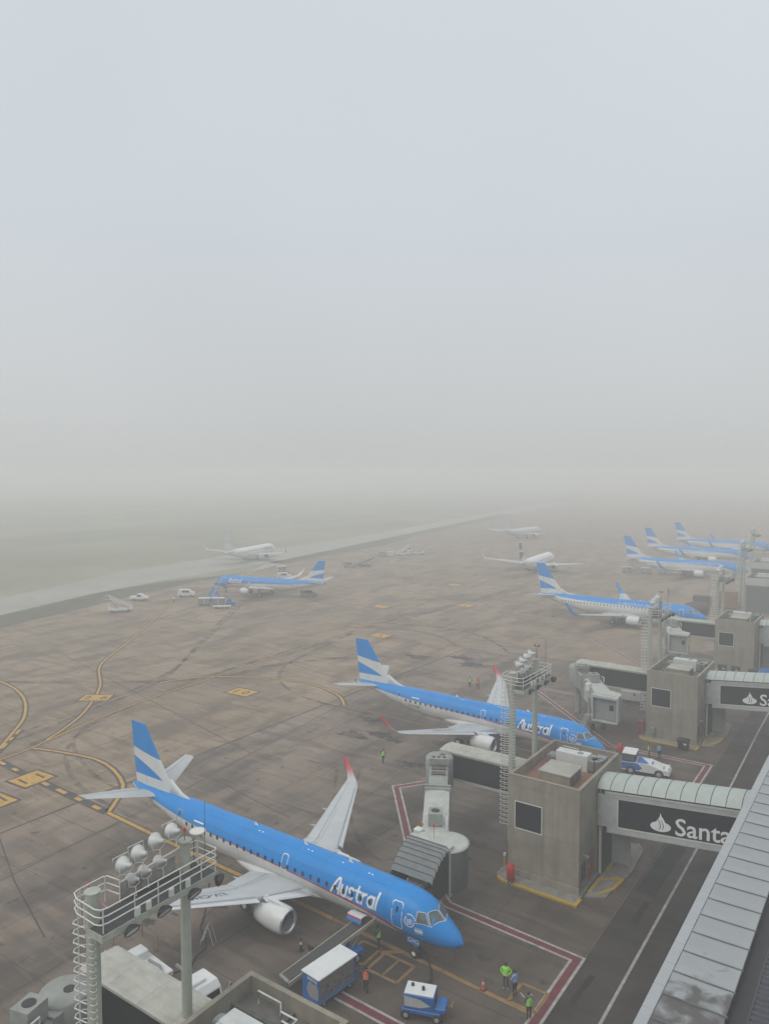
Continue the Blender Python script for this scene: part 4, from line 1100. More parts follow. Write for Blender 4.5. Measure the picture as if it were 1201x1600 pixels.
# ------------------------------------------------------------------ airliners
def hermite(tab):
    """monotone cubic through rows (s, a, b, c...)"""
    T = np.array(tab, float); x = T[:, 0]
    def f(s):
        s = min(max(s, x[0]), x[-1]); i = min(max(int(np.searchsorted(x, s)) - 1, 0), len(x) - 2)
        h = x[i + 1] - x[i]; t = (s - x[i]) / h; out = []
        for c in range(1, T.shape[1]):
            y = T[:, c]; dl = (y[1:] - y[:-1]) / (x[1:] - x[:-1])
            def m(k):
                if k == 0: return dl[0]
                if k == len(x) - 1: return dl[-1]
                return 0 if dl[k - 1] * dl[k] <= 0 else 2 * dl[k - 1] * dl[k] / (dl[k - 1] + dl[k])
            out.append((2 * t ** 3 - 3 * t * t + 1) * y[i] + (t ** 3 - 2 * t * t + t) * h * m(i) + (-2 * t ** 3 + 3 * t * t) * y[i + 1] + (t ** 3 - t * t) * h * m(i + 1))
        return out
    return f
E190 = dict(L=36.2, hull=[(0, 2.42, 2.32, .05), (.25, 2.78, 2.02, .42), (.8, 3.20, 1.84, .78), (1.4, 3.55, 1.75, 1.04), (1.9, 3.98, 1.70, 1.2), (2.5, 4.50, 1.66, 1.32), (3.2, 4.80, 1.64, 1.41), (4.0, 4.95, 1.63, 1.47), (5.0, 5.0, 1.63, 1.49), (6.8, 5.05, 1.63, 1.505),
                          (22.5, 5.05, 1.63, 1.505), (24.5, 5.05, 1.78, 1.49), (27, 5.04, 2.22, 1.40), (29.5, 5.01, 2.75, 1.2), (31.5, 4.97, 3.25, .98), (33.5, 4.90, 3.75, .72), (35.2, 4.8, 4.15, .45), (36.2, 4.66, 4.32, .2)],
            blue=[(0, 1.6, .0), (3.3, 1.62, .02), (3.7, 1.78, .22), (4.4, 2.3, .30), (5.4, 2.72, .26), (7, 3.0, .2), (10, 3.22, .15), (14, 3.42, .11), (18, 3.58, .08), (22, 3.72, .05), (26, 3.87, .02), (30, 4.10, 0), (33, 4.36, 0), (36.2, 4.62, 0)],
            wing=[(1.2, 12.4, 6.4, 2.15, .13), (4.7, 14.35, 4.0, 2.55, .12), (13.2, 19.25, 1.55, 4.05, .10)],
            tip=[(13.2, 19.25, 1.55, 4.05), (13.65, 19.7, 1.3, 4.2), (13.95, 20.3, .98, 4.62), (14.15, 20.9, .72, 5.2), (14.36, 21.6, .4, 6.0)],
            stab=[(.5, 31.8, 3.4, 4.5, .10), (6.05, 34.7, 1.3, 5.45, .09)],
            fin=[(4.85, 29.8, 35.7, .36), (7.6, 32.1, 36.1, .24), (10.6, 34.35, 36.45, .12)], dorsal=(26.6, 5.02),
            eng=(12.2, 4.15, 1.52, .98), gear=(3.85, 17.7, 2.97), win=(6.9, 27.4, .80, 3.66, .27, .37), doors=[(4.15, 4.95, 2.62, 4.36), (27.7, 28.35, 3.05, 4.5), (15.0, 15.55, 3.4, 4.45)], flat=(12.2, 20.8, 1.72, 1.28, 2.75), panes=[[(1.42, R(3)), (2.02, R(4)), (2.34, 4.13), (1.92, 3.45)], [(2.06, 3.45), (2.46, 4.11), (3.0, 4.13), (2.97, 3.47)]])
B738 = dict(L=39.4, hull=[(0, 2.75, 2.65, .05), (.3, 3.2, 2.25, .5), (1.0, 3.7, 1.9, .98), (1.8, 4.15, 1.68, 1.3), (2.6, 4.65, 1.5, 1.52), (3.5, 5.1, 1.42, 1.7), (5.0, 5.36, 1.38, 1.84), (6.5, 5.42, 1.36, 1.88), (25, 5.42, 1.36, 1.88), (28, 5.42, 1.75, 1.84), (31, 5.4, 2.45, 1.62), (34, 5.34, 3.25, 1.22), (36.5, 5.22, 3.95, .8), (38.3, 5.05, 4.5, .42), (39.0, 4.95, 4.7, .2)],
            blue=[(0, 1.5, 0), (2, 1.5, 0), (3.2, 2.0, 0), (5, 2.9, 0), (8, 3.72, 0), (12, 4.10, 0), (18, 4.28, 0), (26, 4.42, 0), (32, 4.72, 0), (37, 5.05, 0), (39.0, 4.94, 0)],
            wing=[(1.5, 13.2, 7.6, 2.0, .13), (5.8, 16.3, 4.6, 2.55, .12), (17.0, 22.3, 1.7, 3.95, .10)],
            tip=[(17.0, 22.3, 1.7, 3.95), (17.4, 22.8, 1.45, 4.1), (17.65, 23.4, 1.1, 4.6), (17.8, 24.1, .85, 5.4), (17.95, 24.9, .5, 6.5)],
            stab=[(.6, 33.6, 4.0, 4.9, .10), (7.15, 37.4, 1.6, 5.75, .09)],
            fin=[(5.2, 32.0, 38.2, .42), (8.6, 34.7, 38.6, .28), (12.5, 37.2, 39.45, .14)], dorsal=(27.6, 5.4),
            eng=(13.0, 4.85, 1.55, 1.05), gear=(4.0, 19.6, 2.85), win=(7.2, 32.5, .78, 4.0, .26, .38), doors=[(4.6, 5.45, 2.75, 4.6), (33.1, 33.8, 3.4, 4.75), (17.2, 17.7, 3.75, 4.7), (18.3, 18.8, 3.75, 4.7)], flat=(13.0, 22.5, 2.15, 1.1, 2.4), panes=[[(1.75, R(3)), (2.45, R(4)), (2.85, 4.55), (2.3, 3.9)], [(2.42, 3.9), (3.0, 4.52), (3.65, 4.52), (3.6, 3.95)]])

SKINJ = mat('skin_joint', (.03, .04, .06), .6, var=0)
SKINJ.node_tree.nodes['Principled BSDF'].inputs['Alpha'].default_value = .30
def airliner(name, label, spec, loc, heading, livery, detail=2, pitch=0.0, word=None, reg=None, tail='condor', hullm=None, wlm=None, cargo_open=False):
    """local x forward with the nose at 0, y to port"""
    root = thing(name, label, 'airliner', loc, heading)
    root.rotation_mode = 'ZYX'
    root.rotation_euler = (0, pitch, heading)
    root.rotation_mode = 'XYZ'
    H = hermite(spec['hull']); Bl = hermite(spec['blue']); Ls = spec['hull'][-1][0]
    top_m, mid_m, bot_m = livery
    def prm(s):
        t, b, w = H(s); zc = b + .52 * (t - b); return t, b, w, zc
    def surf(s, th, sd, off=0.0):
        t, b, w, zc = prm(s); c = math.cos(th)
        z = zc + ((t - zc) if c > 0 else (zc - b)) * c
        n = Vector((0, math.sin(th) * sd / max(w, .05), c / max(t - b, .05) * 2)).normalized()
        return Vector((-s, w * math.sin(th) * sd, z)) + n * off
    def theta(s, z):
        t, b, w, zc = prm(s); c = (z - zc) / ((t - zc) if z > zc else (zc - b)); return math.acos(max(-1, min(1, c)))
    def onz(s, z, sd, off=0.0): return surf(s, theta(s, z), sd, off)
    # hull
    st = sorted(set([0, .08, .25, .5, .8, 1.15, 1.5, 1.85, 2.2, 2.6, 3.0, 3.3, 3.5, 3.8, 4.1, 4.4, 4.8, 5.2, 6, 6.8, 8, 9] + list(np.arange(10, Ls - .5, 1.0 if detail > 1 else 2.0)) + [Ls]))
    rings = []; NT, NB = 10, 8
    for s in st:
        zb, rt = Bl(s); tb = max(.15, min(math.pi - .06, theta(s, zb))); tr = max(tb + .004, min(math.pi - .03, theta(s, zb - rt))) if rt > .004 else tb + .003
        ths = [tb * k / NT for k in range(NT)] + [tb, tr] + [tr + (math.pi - tr) * k / NB for k in range(1, NB + 1)]
        ring = [surf(s, t, 1) for t in ths] + [surf(s, t, -1) for t in reversed(ths[1:-1])]
        rings.append(ring)
    half = [0] * NT + [1] + [2] * NB
    m = MB().loft(rings, (True, True), True, True, half + list(reversed(half)))
    hull = m.build('fuselage', [top_m, mid_m, bot_m], root)
    # belly fairing
    a, b, hw, z0, z1 = spec['flat']; rr = []
    for k in range(13):
        u = k / 12; s = a - 1.5 + (b - a + 3) * u; q = max(0.02, math.sin(math.pi * u)) ** .45
        rr.append([(-s, hw * q * math.cos(t), (z0 + z1) / 2 + .1 + (z1 - z0) / 2 * q * math.sin(t) - .0) for t in (2 * math.pi * j / 20 for j in range(20))])
    MB().loft(rr).build('belly_fairing', bot_m if bot_m is not mid_m else WHITE, root)
    if detail >= 2:
        m = MB(); w = .016
        for s in (5.6, 8.6, 11.6, 14.6, 17.4, 20.4, 23.4, 26.4, 29.2, 31.6):
            ths = [math.pi * k / 16 for k in range(17)]
            for sd in (-1, 1): m.add([surf(s + e, t, sd, .005) for t in ths for e in (-w, w)], [(2 * k, 2 * k + 1, 2 * k + 3, 2 * k + 2) for k in range(16)], 0, True)
        for th in (.5, 1.02, 1.95, 2.4):
            for sd in (-1, 1):
                q = [6 + .8 * k for k in range(26)]
                m.add([surf(s, th + e, sd, .005) for s in q for e in (-w / 1.6, w / 1.6)], [(2 * k, 2 * k + 1, 2 * k + 3, 2 * k + 2) for k in range(len(q) - 1)], 0, True)
        tag(m.build('skin_joint', SKINJ, root), kind='stuff')
        m = MB()
        for s, z, a_, b_ in ((7.6, 2.35, .9, .5), (22.0, 2.3, 1.0, .55), (12.0, 2.9, .3, .3), (24.6, 3.2, .35, .25), (3.2, 2.1, .3, .25), (30.2, 3.6, .4, .3)):
            if z < H(s)[1] + .2: continue
            for sd in (-1, 1):
                q = [(s - a_ / 2, z - b_ / 2), (s + a_ / 2, z - b_ / 2), (s + a_ / 2, z + b_ / 2), (s - a_ / 2, z + b_ / 2)]
                for (sa, za), (sb, zb) in zip(q, q[1:] + q[:1]):
                    ns, nz_ = (0, .018) if za == zb else (.018, 0)
                    m.add([onz(sa - ns, za - nz_, sd, .006), onz(sb - ns, zb - nz_, sd, .006), onz(sb + ns, zb + nz_, sd, .006), onz(sa + ns, za + nz_, sd, .006)], [(0, 1, 2, 3)])
        tag(m.build('access_hatch', SKINJ, root), kind='stuff')
    # cabin windows
    w0, w1, pt, wz, ww, wh_ = spec['win']
    if detail >= 2:
        n = int((w1 - w0) / pt)
        for sd in (-1, 1):
            for k in range(n + 1):
                s = w0 + pt * k
                if s > spec['doors'][1][0] - .3: continue
                pts = []
                for a_ in range(10):
                    t = 2 * math.pi * a_ / 10; e = .72
                    cx = math.copysign(abs(math.cos(t)) ** e, math.cos(t)) * ww / 2; cz = math.copysign(abs(math.sin(t)) ** e, math.sin(t)) * wh_ / 2
                    pts.append(onz(s + cx, wz + cz, sd, .012))
                m = MB().add([onz(s, wz, sd, .014)] + pts, [(0, i + 1, (i + 1) % 10 + 1) for i in range(10)])
                m.build('cabin_window', WINDOWM, root)
    else:
        m = MB()
        for sd in (-1, 1):
            for k in range(int((w1 - w0) / pt) + 1):
                s = w0 + pt * k
                if s > spec['doors'][1][0] - .3: continue
                m.add([onz(s - ww / 2, wz - wh_ / 2, sd, .015), onz(s + ww / 2, wz - wh_ / 2, sd, .015), onz(s + ww / 2, wz + wh_ / 2, sd, .015), onz(s - ww / 2, wz + wh_ / 2, sd, .015)], [(0, 1, 2, 3)])
        tag(m.build('cabin_windows', WINDOWM, root), kind='stuff')
    # flight-deck windows
    def pane_patch(c, off, grow=0.0):
        cs, ct = sum(p[0] for p in c) / len(c), sum(p[1] for p in c) / len(c)
        out = []
        for i in range(len(c)):
            p, q = c[i], c[(i + 1) % len(c)]
            for k in range(4):
                s = p[0] + (q[0] - p[0]) * k / 4; t = p[1] + (q[1] - p[1]) * k / 4
                out.append((cs + (s - cs) * (1 + grow), ct + (t - ct) * (1 + grow)))
        return [(cs, ct)] + out
    panes = [[(a_, b_ if b_ < 1.2 else theta(a_, b_)) for a_, b_ in c] for c in spec['panes']]
    for sd in (-1, 1):
        for c in panes:
            P = pane_patch(c, 0, .10); n = len(P) - 1
            m = MB().add([surf(s, t, sd, .012) for s, t in P], [(0, i + 1, (i + 1) % n + 1) for i in range(n)])
            fr = m.build('windscreen_frame', LETTER, root)
            P = pane_patch(c, 0, 0)
            m = MB().add([surf(s, t, sd, .022) for s, t in P], [(0, i + 1, (i + 1) % n + 1) for i in range(n)], 0, True)
            m.build('windscreen', COCKPIT, fr)
    # doors: outlined, a small window in the passenger doors
    for k, (s0, s1, z0, z1) in enumerate(spec['doors']):
        for sd in (-1, 1):
            loop = []
            for (sa, za), (sb, zb) in zip(*(lambda q: (q, q[1:] + q[:1]))([(s0 + .1, z0), (s1 - .1, z0), (s1, z0 + .1), (s1, z1 - .12), (s1 - .12, z1), (s0 + .12, z1), (s0, z1 - .12), (s0, z0 + .1)])):
                for j in range(3): loop.append((sa + (sb - sa) * j / 3, za + (zb - za) * j / 3))
            cs, cz = (s0 + s1) / 2, (z0 + z1) / 2; n = len(loop)
            g = .05
            vs = [onz(s, z, sd, .012) for s, z in loop] + [onz(s + math.copysign(g, s - cs) * (abs(s - cs) > (s1 - s0) * .3), z + math.copysign(g, z - cz) * (abs(z - cz) > (z1 - z0) * .4), sd, .012) for s, z in loop]
            om = LETTER if (k != 1 or spec is not E190) else GREYMARK
            d = MB().add(vs, [(i, (i + 1) % n, n + (i + 1) % n, n + i) for i in range(n)]).build('door_outline', om, root)
            if k < 2 and detail >= 2:
                q = [(cs - .09, cz + .25), (cs + .09, cz + .25), (cs + .09, cz + .6), (cs - .09, cz + .6)]
                MB().add([onz(s, z, sd, .016) for s, z in q], [(0, 1, 2, 3)]).build('door_window', WINDOWM, d)
                MB().add([onz(s, z, sd, .017) for s, z in ((cs + .2, cz - .02), (cs + .32, cz - .02), (cs + .32, cz + .1), (cs + .2, cz + .1))], [(0, 1, 2, 3)]).build('handle', GREYMARK, d)
    # wings
    def foil(u, tc): return 5 * tc * (.2969 * math.sqrt(u) - .126 * u - .3516 * u * u + .2843 * u ** 3 - .1036 * u ** 4)
    def secs(tab, y):
        for a_, b_ in zip(tab, tab[1:]):
            if y <= b_[0] + 1e-6:
                t = (y - a_[0]) / (b_[0] - a_[0]); return [p + (q - p) * t for p, q in zip(a_, b_)]
        return list(tab[-1])
    def wing_piece(nm, tab, ys, u0, u1, sd, m_, grow=0.0):
        rings = []
        for y in ys:
            _, le, c, z, tc_ = secs(tab, y)
            us = [u0 + (u1 - u0) * (k / 7) ** (1.6 if u0 == 0 else 1) for k in range(8)]
            camber = lambda u: .10 * tc_ * 4 * u * (1 - u)
            up = [(-(le + u * c), y * sd, z + c * (foil(u, tc_) + camber(u) + grow)) for u in us]
            lo = [(-(le + u * c), y * sd, z + c * (-.75 * foil(u, tc_) + camber(u) - grow)) for u in reversed(us)]
            rings.append(up + lo)
        return MB().loft(rings).build(nm, m_, root)
    W = spec['wing']; yr, yk, yt = W[0][0], W[1][0], W[2][0]
    ym = yk + (yt - yk) * .55
    for sd in (-1, 1):
        wing_piece('wing', W, [yr, yk, ym, yt], .115, .715, sd, WINGM)
        wing_piece('slat', W, [yr + .5, yk - .2], 0, .112, sd, SILVER)
        wing_piece('slat', W, [yk + .2, ym, yt - .35], 0, .112, sd, SILVER if detail > 1 else WINGM)
        wing_piece('wing_root', W, [yr, yr + .48], 0, .112, sd, WINGM)
        wing_piece('wing_tip', W, [yt - .33, yt], 0, .113, sd, WINGM); wing_piece('wing_tip', W, [yt - .33, yt], .717, 1, sd, WINGM)
        wing_piece('flap', W, [yr + .1, yk - .05], .72, 1, sd, WINGM)
        wing_piece('flap', W, [yk, ym - .04], .72, 1, sd, WINGM)
        wing_piece('aileron', W, [ym, yt - .36], .72, 1, sd, WINGM)
        if detail >= 2:
            for y in (yr + 1.7, yk + 1.9, ym - .4):      # flap-track fairings
                _, le, c, z, tc_ = secs(W, y); rr = []
                for k in range(7):
                    u = k / 6; s = le + c * .58 + (c * .52 + .35) * u; q = .17 * math.sin(math.pi * min(.97, max(.03, u))) ** .6
                    rr.append([(-s, y * sd + q * .7 * math.cos(t), z - .12 * c ** .5 - .05 + q * math.sin(t)) for t in (2 * math.pi * j / 8 for j in range(8))])
                MB().loft(rr).build('flap_fairing', WINGM, root)
            lm = MB()     # spoiler and access-panel lines on the upper skin
            for ya, yb, ua, ub in ((yk + .2, ym - .2, .60, .60), (yr + .8, yk - .2, .62, .62), (yk + .1, yt - .7, .15, .15), (yk + .2, yk + .2, .6, .715), (ym - .2, ym - .2, .6, .715)):
                def PT(y, u):
                    _, le, c, z, tc_ = secs(W, y); return Vector((-(le + u * c), y * sd, z + c * (foil(u, tc_) + .4 * tc_ * u * (1 - u)) + .012))
                a_, b_ = PT(ya, ua), PT(yb, ub); d_ = (b_ - a_).normalized(); nn = Vector((-d_.y, d_.x, 0)).normalized() * .022
                lm.add([a_ + nn, b_ + nn, b_ - nn, a_ - nn], [(0, 1, 2, 3)])
            lm.build('panel_line', GREYMARK, root)
        # upturned tip
        T = spec['tip']; rings = []
        for i, (y, le, c, z) in enumerate(T):
            j, k = max(0, i - 1), min(len(T) - 1, i + 1)
            dv = Vector((0, T[k][0] - T[j][0], T[k][3] - T[j][3])).normalized(); nv = Vector((0, -dv.z, dv.y)); ring = []
            for u, s_ in [(q / 6, 1) for q in range(7)] + [(q / 6, -1) for q in range(5, 0, -1)]:
                p = Vector((-(le + u * c), y, z)) + nv * (s_ * c * foil(u, .10)); ring.append((p.x, p.y * sd, p.z))
            rings.append(ring)
        MB().loft(rings).build('winglet', wlm or WLRED, root)
        wing_piece('tailplane', spec['stab'], [spec['stab'][0][0], spec['stab'][1][0]], 0, .70, sd, WINGM)
        wing_piece('elevator', spec['stab'], [spec['stab'][0][0] + .25, spec['stab'][1][0]], .71, 1, sd, WINGM)
        # engine
        es, ey, ez, er = spec['eng']; y = ey * sd; k = er / .98
        MB().lathe_x((-es, y, ez), [(.16, .90 * k), (.45, .975 * k), (1.1, 1.0 * k), (1.9, .97 * k), (2.6, .86 * k), (2.95, .78 * k), (2.95, .70 * k), (2.2, .66 * k)], 28).build('nacelle', WHITE, root)
        MB().lathe_x((-es, y, ez), [(.16, .902 * k), (.05, .86 * k), (0, .80 * k), (.06, .74 * k), (.25, .70 * k)], 28).build('inlet_lip', SILVER, root)
        f = MB().lathe_x((-es, y, ez), [(.25, .70 * k), (.75, .70 * k), (.85, .68 * k)], 24); fb = f.build('inlet_duct', ACGREY, root)
        f = MB()
        for b_ in range(18):
            a_ = 2 * math.pi * b_ / 18; a2 = a_ + .28
            f.add([(-es - .80, y + .2 * k * math.cos(a_), ez + .2 * k * math.sin(a_)), (-es - .86, y + .2 * k * math.cos(a2), ez + .2 * k * math.sin(a2)), (-es - .92, y + .69 * k * math.cos(a2), ez + .69 * k * math.sin(a2)), (-es - .80, y + .69 * k * math.cos(a_), ez + .69 * k * math.sin(a_))], [(0, 1, 2, 3)])
        f.lathe_x((-es, y, ez), [(.55, .01), (.65, .1 * k), (.85, .22 * k)], 16)
        f.cyl((-es - .95, y, ez), (-es - .97, y, ez), .7 * k, n=20); f.build('fan', DARKMETAL, fb)
        MB().lathe_x((-es, y, ez), [(2.3, .60 * k), (2.9, .56 * k), (3.6, .42 * k), (3.62, .36 * k), (3.2, .33 * k), (3.6, .27 * k), (4.25, .05 * k)], 20).build('exhaust_cone', DARKMETAL, root)
        rr = []
        _, le, c, z, tc_ = secs(W, ey)
        for s, zb, zt, w in ((es + .55, ez + .97 * k, ez + 1.0 * k, .05), (es + 1.1, ez + .96 * k, ez + 1.16 * k, .16), (es + 2.2, ez + .85 * k, z + .22, .2), (le + .4, ez + .55 * k, z + .30, .2), (le + 1.6, ez + .45 * k, z + .05, .18), (le + c * .75, z - .45, z - .1, .08)):
            rr.append([(-s, y - w, zb), (-s, y + w, zb), (-s, y + w * .8, zt), (-s, y - w * .8, zt)])
        MB().loft(rr, smooth=False).build('pylon', WHITE, root)
        # main wheels
        g0, g1, gy = spec['gear']
        st_ = MB().cyl((-g1, gy * sd, .5), (-g1 + .1, (gy + .15) * sd, 2.2), .13, n=10); st_.cyl((-g1 - .5, gy * sd * .9, 2.0), (-g1, gy * sd, .9), .05, n=6)
        st_.box(-g1 - .02, -g1 + .75, (gy + .25) * sd - .03, (gy + .25) * sd + .03, .95, 2.1)
        gr = st_.build('main_gear', ACGREY, root)
        for dy in (-.28, .28):
            MB().lathe_z((0, 0, 0), [(-.17, .40), (-.15, .48), (-.08, .52), (.08, .52), (.15, .48), (.17, .40)], 18).build('wheel', RUBBER, gr, (-g1, gy * sd + dy, .515), (R(90), 0, 0))
            MB().cyl((0, 0, -.175), (0, 0, .175), .24, n=12).build('hub', LETTER, gr, (-g1, gy * sd + dy, .515), (R(90), 0, 0))
    # nose gear
    g0 = spec['gear'][0]
    sg = MB().cyl((-g0, 0, .38), (-g0 - .12, 0, 1.75), .085, n=8); sg.cyl((-g0 + .1, 0, .75), (-g0 + .75, 0, 1.7), .04, n=6)
    gr = sg.build('nose_gear', ACGREY, root)
    for dy in (-.2, .2):
        MB().lathe_z((0, 0, 0), [(-.1, .28), (-.085, .35), (.085, .35), (.1, .28)], 16).build('wheel', RUBBER, gr, (-g0, dy, .355), (R(90), 0, 0))
        MB().cyl((0, 0, -.105), (0, 0, .105), .16, n=12).build('hub', LETTER, gr, (-g0, dy, .355), (R(90), 0, 0))
    d = MB()
    for sd in (-1, 1): d.box(-g0 - .5, -g0 + .55, sd * .38 - .015, sd * .38 + .015, 1.12, 1.75)
    dn = d.build('gear_door', BLUE if top_m is BLUE else WHITE, root)
    # fin with its painted bands
    F = spec['fin']; zs_ = [f[0] for f in F]
    def fp(u, v, sd):
        z = F[0][0] + (F[-1][0] - F[0][0]) * v
        a_, b_ = (F[0], F[1]) if z <= F[1][0] else (F[1], F[2]); t = (z - a_[0]) / (b_[0] - a_[0])
        le, te, th = (a_[i] + (b_[i] - a_[i]) * t for i in (1, 2, 3))
        return (-(le + (te - le) * u), sd * (th / .6 * foil(u, .6) * 1.0 + .004), z)
    m = MB(); NU = 14
    us = [(k / NU) ** 1.3 for k in range(NU + 1)]
    def low(u): return .17 - .03 * (u - .25) if u > .22 else .17
    def upp(u): return low(u) + (0 if u < .22 else (.28 * ((u - .22) / .78) ** .62))
    def hi(u): return .49 + .085 * u
    bands = [(lambda u: 0, low, 1), (low, upp, 0), (upp, hi, 1), (hi, lambda u: 1, 0)]
    if tail == 'plain': bands = [(lambda u: 0, lambda u: 1, 0)]
    if tail == 'split': bands = [(lambda u: 0, lambda u: .34 - .3 * u, 1), (lambda u: .34 - .3 * u, lambda u: .40 + .05 * u, 0), (lambda u: .40 + .05 * u, lambda u: .52 + .05 * u, 1), (lambda u: .52 + .05 * u, lambda u: .86, 0), (lambda u: .86, lambda u: 1, 1)]
    for sd in (-1, 1):
        for lo_, hi_, mm in bands:
            NV = 5; vs = [fp(u, lo_(u) + (hi_(u) - lo_(u)) * k / NV, sd) for k in range(NV + 1) for u in us]
            m.add(vs, [(k * (NU + 1) + j, k * (NU + 1) + j + 1, (k + 1) * (NU + 1) + j + 1, (k + 1) * (NU + 1) + j) for k in range(NV) for j in range(NU)], mm, True)
    tipr = [fp(u, 1, 1) for u in us] + [fp(u, 1, -1) for u in reversed(us)]
    m.add(tipr, [tuple(range(len(tipr)))], bands[-1][2])
    te = [fp(1, v / 8, 1) for v in range(9)] + [fp(1, v / 8, -1) for v in range(8, -1, -1)]
    m.add(te, [tuple(range(len(te)))], 1)
    finm = BLUE
    if tail in ('plain', 'split'): finm = hullm or WHITE
    fin = m.build('fin', [finm, WHITE], root)
    ds, dz = spec['dorsal']; le0 = F[0][1]; zz_ = F[0][0]
    dl = [(ds, zz_ - .1, .02), (ds + 1.2, zz_ + .12, .10), (le0 - .6, zz_ + .55, .15), (le0 + .9, zz_ + 1.45, .17)]
    rr = [[(-s, -w, zz_ - .35), (-s, -w * .7, z - .1), (-s, 0, z), (-s, w * .7, z - .1), (-s, w, zz_ - .35)] for s, z, w in dl]
    MB().loft(rr, (True, True), True, True).build('dorsal_fin', WHITE, root)
    MB().lathe_x((-Ls + .05, 0, (spec['hull'][-1][1] + spec['hull'][-1][2]) / 2), [(-.05, .2), (.4, .15), (.42, .10), (.2, .09)], 14).build('tail_exhaust', DARKMETAL, root)
    if detail >= 2:
        rl = MB().add([fp(.70, .04, -1), fp(.72, .04, -1), fp(.72, .97, -1), fp(.70, .97, -1)], [(0, 1, 2, 3)])
        rl.add([fp(.70, .04, 1), fp(.72, .04, 1), fp(.72, .97, 1), fp(.70, .97, 1)], [(0, 1, 2, 3)])
        rl.build('rudder_line', GREYMARK, fin, (0, 0, 0)).location = (0, 0, 0)
        a = MB()
        for s in (9.5, 14, 19.5): MB().add([surf(s, .0, 1), surf(s + .45, 0, 1), (-s - .45, 0, prm(s)[0] + .28), (-s - .25, 0, prm(s)[0] + .28)], [(0, 1, 2, 3)]).build('blade_aerial', LETTER, root)
        a = MB()
        for s, t in ((13.2, .22), (13.6, .22), (18.5, .25), (18.9, .25), (10.2, .18), (7.4, .2), (7.7, .2)):
            a.add([surf(s, t, -1, .01), surf(s + .16, t, -1, .01), surf(s + .16, t + .06, -1, .01), surf(s, t + .06, -1, .01)], [(0, 1, 2, 3)])
        a.build('roof_marking', LETTER, root)
    # lettering wrapped on the hull
    def wrap(nm, geo, s0, z0, sd, m_, off=.010):
        """geo: list of (verts2d, faces); reading direction is forward on starboard, aft on port"""
        mb = MB()
        for vs, fs in geo:
            out = []
            for x, y in vs:
                s = s0 - x if sd < 0 else s0 + x
                t, b, w, zc = prm(s); th0 = theta(s, z0); r = (w + (t - b) / 2) / 2
                out.append(surf(s, th0 - y / r, sd, off))
            mb.add(out, fs)
        return mb.build(nm, m_, root)
    def fontgeo(s_, size):
        bm = text_geo(s_, size)
        for k in range(1, 8):
            g_ = bm.verts[:] + bm.edges[:] + bm.faces[:]
            bmesh.ops.bisect_plane(bm, geom=g_, plane_co=(0, size * k / 8, 0), plane_no=(0, 1, 0))
        bm.verts.index_update()
        r = ([(v.co.x, v.co.y) for v in bm.verts], [tuple(v.index for v in f.verts) for f in bm.faces]); bm.free(); return [r]
    if word == 'Austral':
        stv, wd = word_strokes('Austral', 1.14)
        for sd in (-1, 1):
            geo = [stroke_quads(p, .17) for p in stv]
            wrap('title_lettering', geo, 10.45 if sd < 0 else 6.1, 3.27, sd, LETTER, .007)
    elif word:
        for sd in (-1, 1):
            wrap('title_lettering', fontgeo(word[0], word[1]), word[2] if sd < 0 else word[3], word[4], sd, word[5], .02)
    if word and spec is E190:
        for sd in (-1, 1):
            # alliance roundel, flag and small registrations
            rd_ = MB()
            for r0, r1 in ((.33, .40),):
                n = 22; a0 = R(-190); a1 = R(50)
                vs = []
                for k in range(n + 1):
                    a_ = a0 + (a1 - a0) * k / n
                    for r_ in (r0, r1): vs.append(onz(3.5 + r_ * math.cos(a_) * -sd, 3.42 + r_ * math.sin(a_), sd, .014))
                rd_.add(vs, [(2 * k, 2 * k + 1, 2 * k + 3, 2 * k + 2) for k in range(n)])
            for k in range(4):
                zc_ = 3.55 - .1 * k; vs = []
                for j in range(9):
                    x = -.22 + .055 * j
                    for h_ in (-.026, .026): vs.append(onz(3.5 + x, zc_ + .035 * math.sin(j * .8) + h_, sd, .014))
                rd_.add(vs, [(2 * j, 2 * j + 1, 2 * j + 3, 2 * j + 2) for j in range(8)])
            for k in range(7):
                a_ = R(70 + 14 * k); vs = []
                for (e, f_) in ((-.04, -.04), (.04, -.04), (.04, .05), (-.04, .05)): vs.append(onz(3.5 + .47 * math.cos(a_) + e, 3.42 + .47 * math.sin(a_) + f_, sd, .014))
                rd_.add(vs, [(0, 1, 2, 3)])
            rd_.build('roundel', LETTER, root)
            fl = MB()
            for k, mm in ((0, 1), (1, 0), (2, 1)):
                z_ = 2.72 + .15 * k; vs = []
                for j in range(5):
                    for h_ in (0, .15): vs.append(onz(2.45 + .16 * j, z_ + h_, sd, .014))
                fl.add(vs, [(2 * j, 2 * j + 1, 2 * j + 3, 2 * j + 2) for j in range(4)], mm)
            fl.build('flag', [LETTER, PALEBLUE], root)
    if reg:
        for sd in (-1, 1): wrap('registration', fontgeo(reg, .48), 26.4 if sd < 0 else 24.9, 2.95, sd, LETTERDK, .012)
        y0 = yk + (yt - yk) * .17
        _, le, c, z, tc_ = secs(W, y0)
        _, le2, c2, z2, _ = secs(W, y0 + 1)
        bm = text_geo(reg, .78); bm.verts.index_update()
        vs = []
        for v in bm.verts:
            y = y0 + v.co.x; _, le_, c_, z_, t_ = secs(W, y); u = .52 - v.co.y / c_
            u = max(.13, min(.7, u)); vs.append((-(le_ + u * c_), -y, z_ + c_ * (foil(u, t_) + .4 * t_ * u * (1 - u)) + .02))
        MB().add(vs, [tuple(v.index for v in f.verts) for f in bm.faces]).build('wing_registration', LETTERDK, root); bm.free()
        wrap('title_small', [([(0, 0), (1.2, 0), (1.2, .13), (0, .13)], [(0, 1, 2, 3)])], 26.0, 4.15, -1, LETTER, .014)
